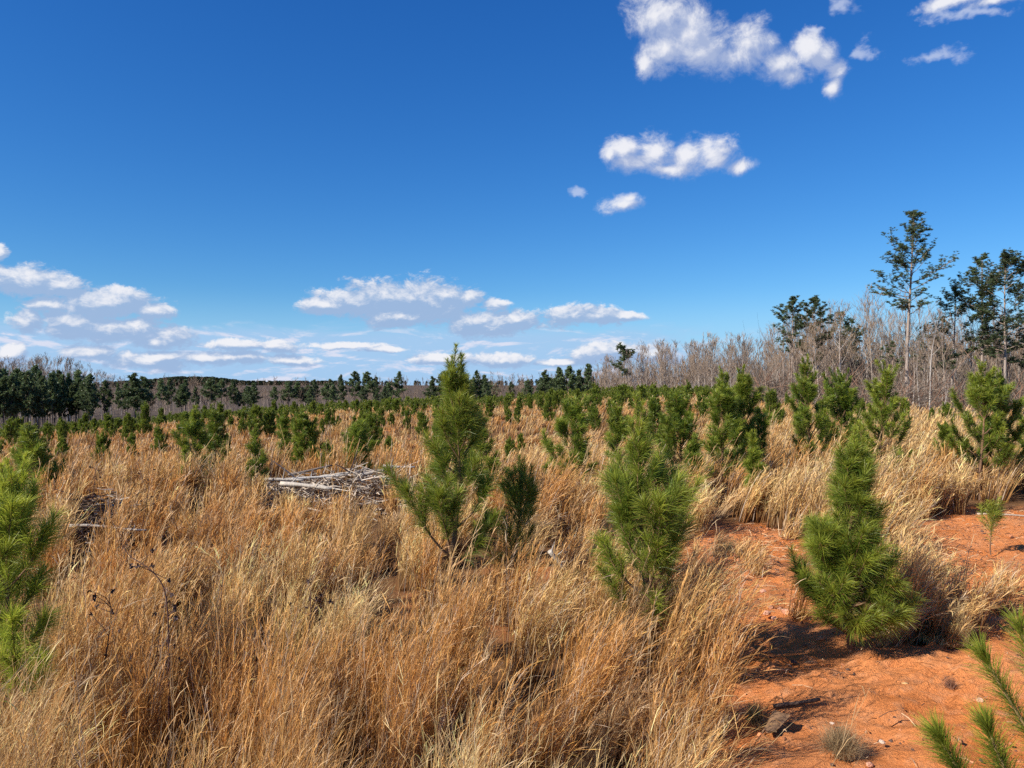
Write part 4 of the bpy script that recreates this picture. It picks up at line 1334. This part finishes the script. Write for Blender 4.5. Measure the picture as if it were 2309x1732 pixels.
def rock(X, Y, s, label, seed, c, group=None):
    import bmesh
    x, y = gp(X, Y)
    bm = bmesh.new()
    bmesh.ops.create_icosphere(bm, subdivisions=3, radius=1)
    r = np.random.default_rng(seed)
    dirs = unit(r.normal(0, 1, (9, 3))); cut = r.uniform(0.62, 0.9, 9)
    for v in bm.verts:
        p = np.array(v.co)
        for d_, c_ in zip(dirs, cut):
            q = p @ d_
            if q > c_:
                p = p - d_ * (q - c_) * 0.85
        v.co = p * np.array([1, 0.8, 0.55]) * s * 0.8 * (1 + 0.06 * r.normal())
    me = bpy.data.meshes.new('rock'); bm.to_mesh(me); bm.free()
    at = me.color_attributes.new('tint', 'FLOAT_COLOR', 'POINT')
    cc = np.ones((len(me.vertices), 4), np.float32); cc[:, :3] = c
    at.data.foreach_set('color', cc.ravel())
    o = link('rock', me, M_ROCK)
    o.location = (x, y, H(x, y) + s * 0.35); o.rotation_euler = (0, 0, seed)
    tag(o, label, 'rock', group)


TAN = (0.50, 0.27, 0.14); PK = (0.56, 0.29, 0.19)
rock(1849, 1446, 0.055, 'rounded tan stone on the shadowed edge of the clay below the lone sapling', 1, TAN)
GR = 'pale pink stones left of the lone sapling'
for i, (X, Y, s, lab) in enumerate([
    (1728, 1389, 0.06, 'pale pink stone, lowest left of the little stone cluster'), (1745, 1400, 0.05, 'small pink stone at the bottom of the stone cluster'),
    (1772, 1386, 0.07, 'largest pale pink stone on the right side of the cluster'), (1758, 1376, 0.045, 'pink stone at the top middle of the cluster'),
    (1735, 1374, 0.05, 'flat pink stone at the top left of the cluster'), (1719, 1342, 0.06, 'orange lump of clay stone above the cluster, by the grass')]):
    rock(X, Y, s, lab, 10 + i, PK, GR)
rock(2038, 1545, 0.035, 'yellowish stone in the middle of the orange clay', 31, (0.52, 0.32, 0.14))
rock(2207, 1582, 0.04, 'pale stone near the reaching pine shoots', 32, (0.56, 0.34, 0.22))
rock(1986, 1674, 0.03, 'small white stone on the clay right of the bottom grass tuft', 33, (0.60, 0.46, 0.36))
rock(1874, 1633, 0.022, 'tiny whitish stone above the bottom grass tuft', 34, (0.60, 0.46, 0.36))
rock(1958, 1724, 0.035, 'pinkish stone at the bottom edge right of the grass tuft', 35, PK)


def pebbles():
    r = np.random.default_rng(8)
    g = Geo()
    n = 15000
    y = np.sqrt(r.uniform(3.5 ** 2, 16 ** 2, n)); x = r.uniform(0.3, 12, n)
    m = (soft(x, y, DIRT) + soft(x, y, SPARSE)) > 0.5
    m &= fbm(x * 1.2, y * 1.2, 71, 3) + r.normal(0, 0.12, n) > 0.52
    x, y = x[m], y[m]
    z = terrain(x, y)
    base = np.array([[-1, -1, 0], [1, -1, 0], [1, 1, 0], [-1, 1, 0], [-.6, -.6, 1], [.6, -.6, 1], [.6, .6, 1], [-.6, .6, 1]], float)
    fc = np.array([[4, 5, 6, 7], [0, 1, 5, 4], [1, 2, 6, 5], [2, 3, 7, 6], [3, 0, 4, 7]])
    for i in range(len(x)):
        s = r.gamma(1.6, 0.0036) + 0.003
        a = r.uniform(0, 6.28); ca, sa = math.cos(a), math.sin(a)
        b = base * r.uniform(0.6, 1.3, (8, 3)) * np.array([s, s * r.uniform(0.5, 1), s * 0.8])
        w = np.stack([b[:, 0] * ca - b[:, 1] * sa + x[i], b[:, 0] * sa + b[:, 1] * ca + y[i], b[:, 2] + z[i] + 0.0], -1)
        dark = r.random() < 0.45
        c = np.array([0.10, 0.06, 0.045]) if dark else (np.array([0.55, 0.22, 0.10]) * r.uniform(0.6, 1.25))
        g.add(w, fc, np.ones((8, 3)) * c)
    o = link('pebbles', g.mesh('pebbles'), M_ROCK)
    tag(o, 'scattered pebbles and clay crumbs on the bare ground', 'pebbles', kind='stuff')
    # twigs, bark flakes and fallen straw
    g = Geo()
    n = 12000
    y = np.sqrt(r.uniform(3.2 ** 2, 17 ** 2, n)); x = r.uniform(0.2, 12, n)
    m = (soft(x, y, DIRT) * 0.55 + soft(x, y, SPARSE)) > r.uniform(0, 1.0, n)
    x, y = x[m], y[m]; n = len(x)
    z = terrain(x, y) + 0.03
    a = r.normal(0.1, 0.8, n); L = r.gamma(2, 0.035, n)
    D = np.stack([np.cos(a), np.sin(a), r.normal(0, 0.12, n)], -1)
    A = np.stack([x, y, z], -1)
    P = np.stack([A, A + D * L[:, None] * 0.5 + np.array([0, 0, 0.012]), A + D * L[:, None]], 1)
    cc = np.where(r.random((n, 1)) < 0.65, np.array([0.13, 0.07, 0.045]), np.array([0.50, 0.33, 0.19])) * r.uniform(0.7, 1.2, (n, 1))
    g.ribbons(P, np.ones((n, 3)) * (0.006 + 0.004 * (y[:, None] > 8)), unit(np.cross(D, r.normal(0, 1, (n, 3)))), np.repeat(cc[:, None], 3, 1))
    # chips and sticks round the log heap and the dark brush heap
    for (cx, cyy, sx, sy, hh, nn, dark) in ((px + 0.9, py - 0.2, 2.0, 0.6, 0.36, 3000, 0.22), (-6.2, 11.7, 0.5, 0.4, 0.75, 1700, 0.8), (px - 3.7, 10.6, 0.7, 0.3, 0.45, 300, 0.3)):
        x = cx + r.normal(0, sx, nn); y = cyy + r.normal(0, sy, nn)
        q = np.exp(-((x - cx) / sx) ** 2 / 2 - ((y - cyy) / sy) ** 2 / 2)
        z = terrain(x, y) + r.uniform(0, 1, nn) * hh * q + 0.2 * q
        D = unit(np.stack([r.normal(0, 1, nn), r.normal(0, 0.8, nn), r.normal(0, 0.3, nn)], -1)); L = r.gamma(2.5, 0.09, nn)[:, None]
        A = np.stack([x, y, z], -1)
        P = np.stack([A, A + D * L * 0.5 + r.normal(0, 0.02, (nn, 3)), A + D * L], 1)
        cc = np.where(r.random((nn, 1)) < dark, np.array([0.11, 0.075, 0.06]), np.array([0.44, 0.36, 0.28])) * r.uniform(0.5, 1.3, (nn, 1))
        g.ribbons(P, r.uniform(0.008, 0.028, (nn, 1)) * np.array([1, 1, 0.5]), unit(np.cross(D, r.normal(0, 1, (nn, 3)))), np.repeat(cc[:, None], 3, 1))
    o = link('brush_debris', g.mesh('brush_debris'), M_WOOD)
    tag(o, 'twigs, bark chips and slash scattered on the clay and around the log heap', 'debris', kind='stuff')


pebbles()


def tuft(X, Y, h, rad, n, label, c, seed, flat=1.0):
    r = np.random.default_rng(seed)
    x, y = gp(X, Y)
    g = Geo()
    a = r.uniform(0, 2 * PI, n); s = r.uniform(0.3, 1, n)
    D = np.stack([np.cos(a), np.sin(a)], -1)
    K = 5; t = np.linspace(0, 1, K)
    P = np.zeros((n, K, 3))
    base = r.normal(0, rad * 0.18, (n, 2))
    out = (rad * s * r.uniform(0.6, 1.2, n))[:, None]
    P[..., 0] = base[:, :1] + D[:, :1] * out * t ** 1.2
    P[..., 1] = base[:, 1:] + D[:, 1:] * out * t ** 1.2
    hh = (h * r.uniform(0.6, 1.1, n) * (1.1 - 0.5 * s))[:, None]
    P[..., 2] = hh * (t * (1.7 - 1.1 * s[:, None] * t ** 1.5 * flat))
    P[..., 2] = np.maximum(P[..., 2], 0.004)
    cc = np.array(c) * r.uniform(0.6, 1.35, (n, 1))
    b2 = r.uniform(0, PI, n)
    g.ribbons(P, 0.0024 * np.ones((n, K)) * (1 - 0.6 * t), np.stack([np.cos(b2), np.sin(b2), np.zeros(n)], -1), np.repeat(cc[:, None], K, 1))
    o = link('grass_tuft', g.mesh('grass_tuft'), M_GRASS)
    o.location = (x, y, H(x, y))
    tag(o, label, 'grass tuft')


tuft(1893, 1700, 0.17, 0.20, 1500, 'round curled greyish grass tuft sitting on the clay at the bottom edge', (0.36, 0.26, 0.14), 1)
tuft(1700, 1625, 0.14, 0.13, 700, 'small grey-green grass tuft left of the curled bark', (0.22, 0.19, 0.10), 2)
tuft(2110, 1440, 0.26, 0.26, 1500, 'grey-green matted grass tuft at the lower edge of the strip right of the lone sapling', (0.33, 0.28, 0.16), 3)
tuft(2160, 1458, 0.30, 0.16, 700, 'upright pale grass tuft beside the matted grey-green one', (0.5, 0.38, 0.2), 4, 0.6)
tuft(2140, 1550, 0.09, 0.09, 220, 'sparse dry tuft alone on the open clay', (0.3, 0.16, 0.1), 5)
tuft(1640, 1240, 0.2, 0.3, 600, 'dull green tuft beside the small orange clay patch', (0.25, 0.22, 0.11), 6)


def briar(X0, Y0, d, pts, label, seed):
    """A dark arching bare stem; points are offsets in metres."""
    x = (X0 - 1154.5) / F * d; z = HC - (Y0 - YH) / F * d
    g = Geo(); r = np.random.default_rng(seed)
    p = np.array(pts, float)
    t = np.linspace(0, 1, len(p)); tt = np.linspace(0, 1, 14)
    q = np.stack([np.interp(tt, t, p[:, k]) for k in range(3)], -1)
    q[1:-1] = (q[:-2] + q[1:-1] * 2 + q[2:]) / 4
    g.tube(q, 0.0045 * np.linspace(1.2, 0.4, 14), 5, (0.10, 0.05, 0.04))
    for k in range(9):
        i = r.integers(3, 13)
        s = curve_pts(q[i], unit(r.normal(0, 1, 3) + np.array([0, 0, 0.6])), r.uniform(0.06, 0.2), 0, 4, r, 0.2)
        g.tube(s, 0.003 * np.linspace(1, 0.5, 4), 3, (0.10, 0.05, 0.04))
        n = 8
        A = np.repeat(s[-1:], n, 0); D = unit(r.normal(0, 1, (n, 3)))
        g.ribbons(np.stack([A, A + D * 0.010, A + D * 0.018], 1), np.ones((n, 3)) * 0.010, unit(np.cross(D, r.normal(0, 1, (n, 3)))), np.tile([0.07, 0.045, 0.04], (n, 3, 1)))
    o = link('briar', g.mesh('briar'), M_TWIG)
    o.location = (x, d, z)
    tag(o, label, 'briar', 'dark dead weeds in the grass')


briar(383, 1385, 4.6, [(0, 0, -0.9), (0, 0, 0), (-0.03, 0, 0.18), (-0.12, 0, 0.28), (-0.26, 0.03, 0.34), (-0.30, 0.03, 0.42)], 'dark arching briar stem over the orange grass', 1)
for i, (X, Y, d, lab) in enumerate([
    (240, 1310, 5.0, 'dark dead seedhead cluster left of the arching briar'), (350, 1330, 4.9, 'small dark weed under the arching briar'),
    (690, 1305, 5.2, 'dark dead flower cluster in the orange grass left of the tallest near sapling'), (210, 1035, 11.0, 'dry weed with dark seedheads above the dark brush heap'),
    (330, 1060, 10.5, 'dry dark weed right of the brush heap'), (600, 1220, 7.0, 'tiny dark weed head in the grass right of the white branch')]):
    briar(X, Y, d, [(-0.06, 0, -0.8), (0.01, 0, -0.45), (0.04, 0, -0.2), (0.02, 0, -0.1)], lab, 10 + i)
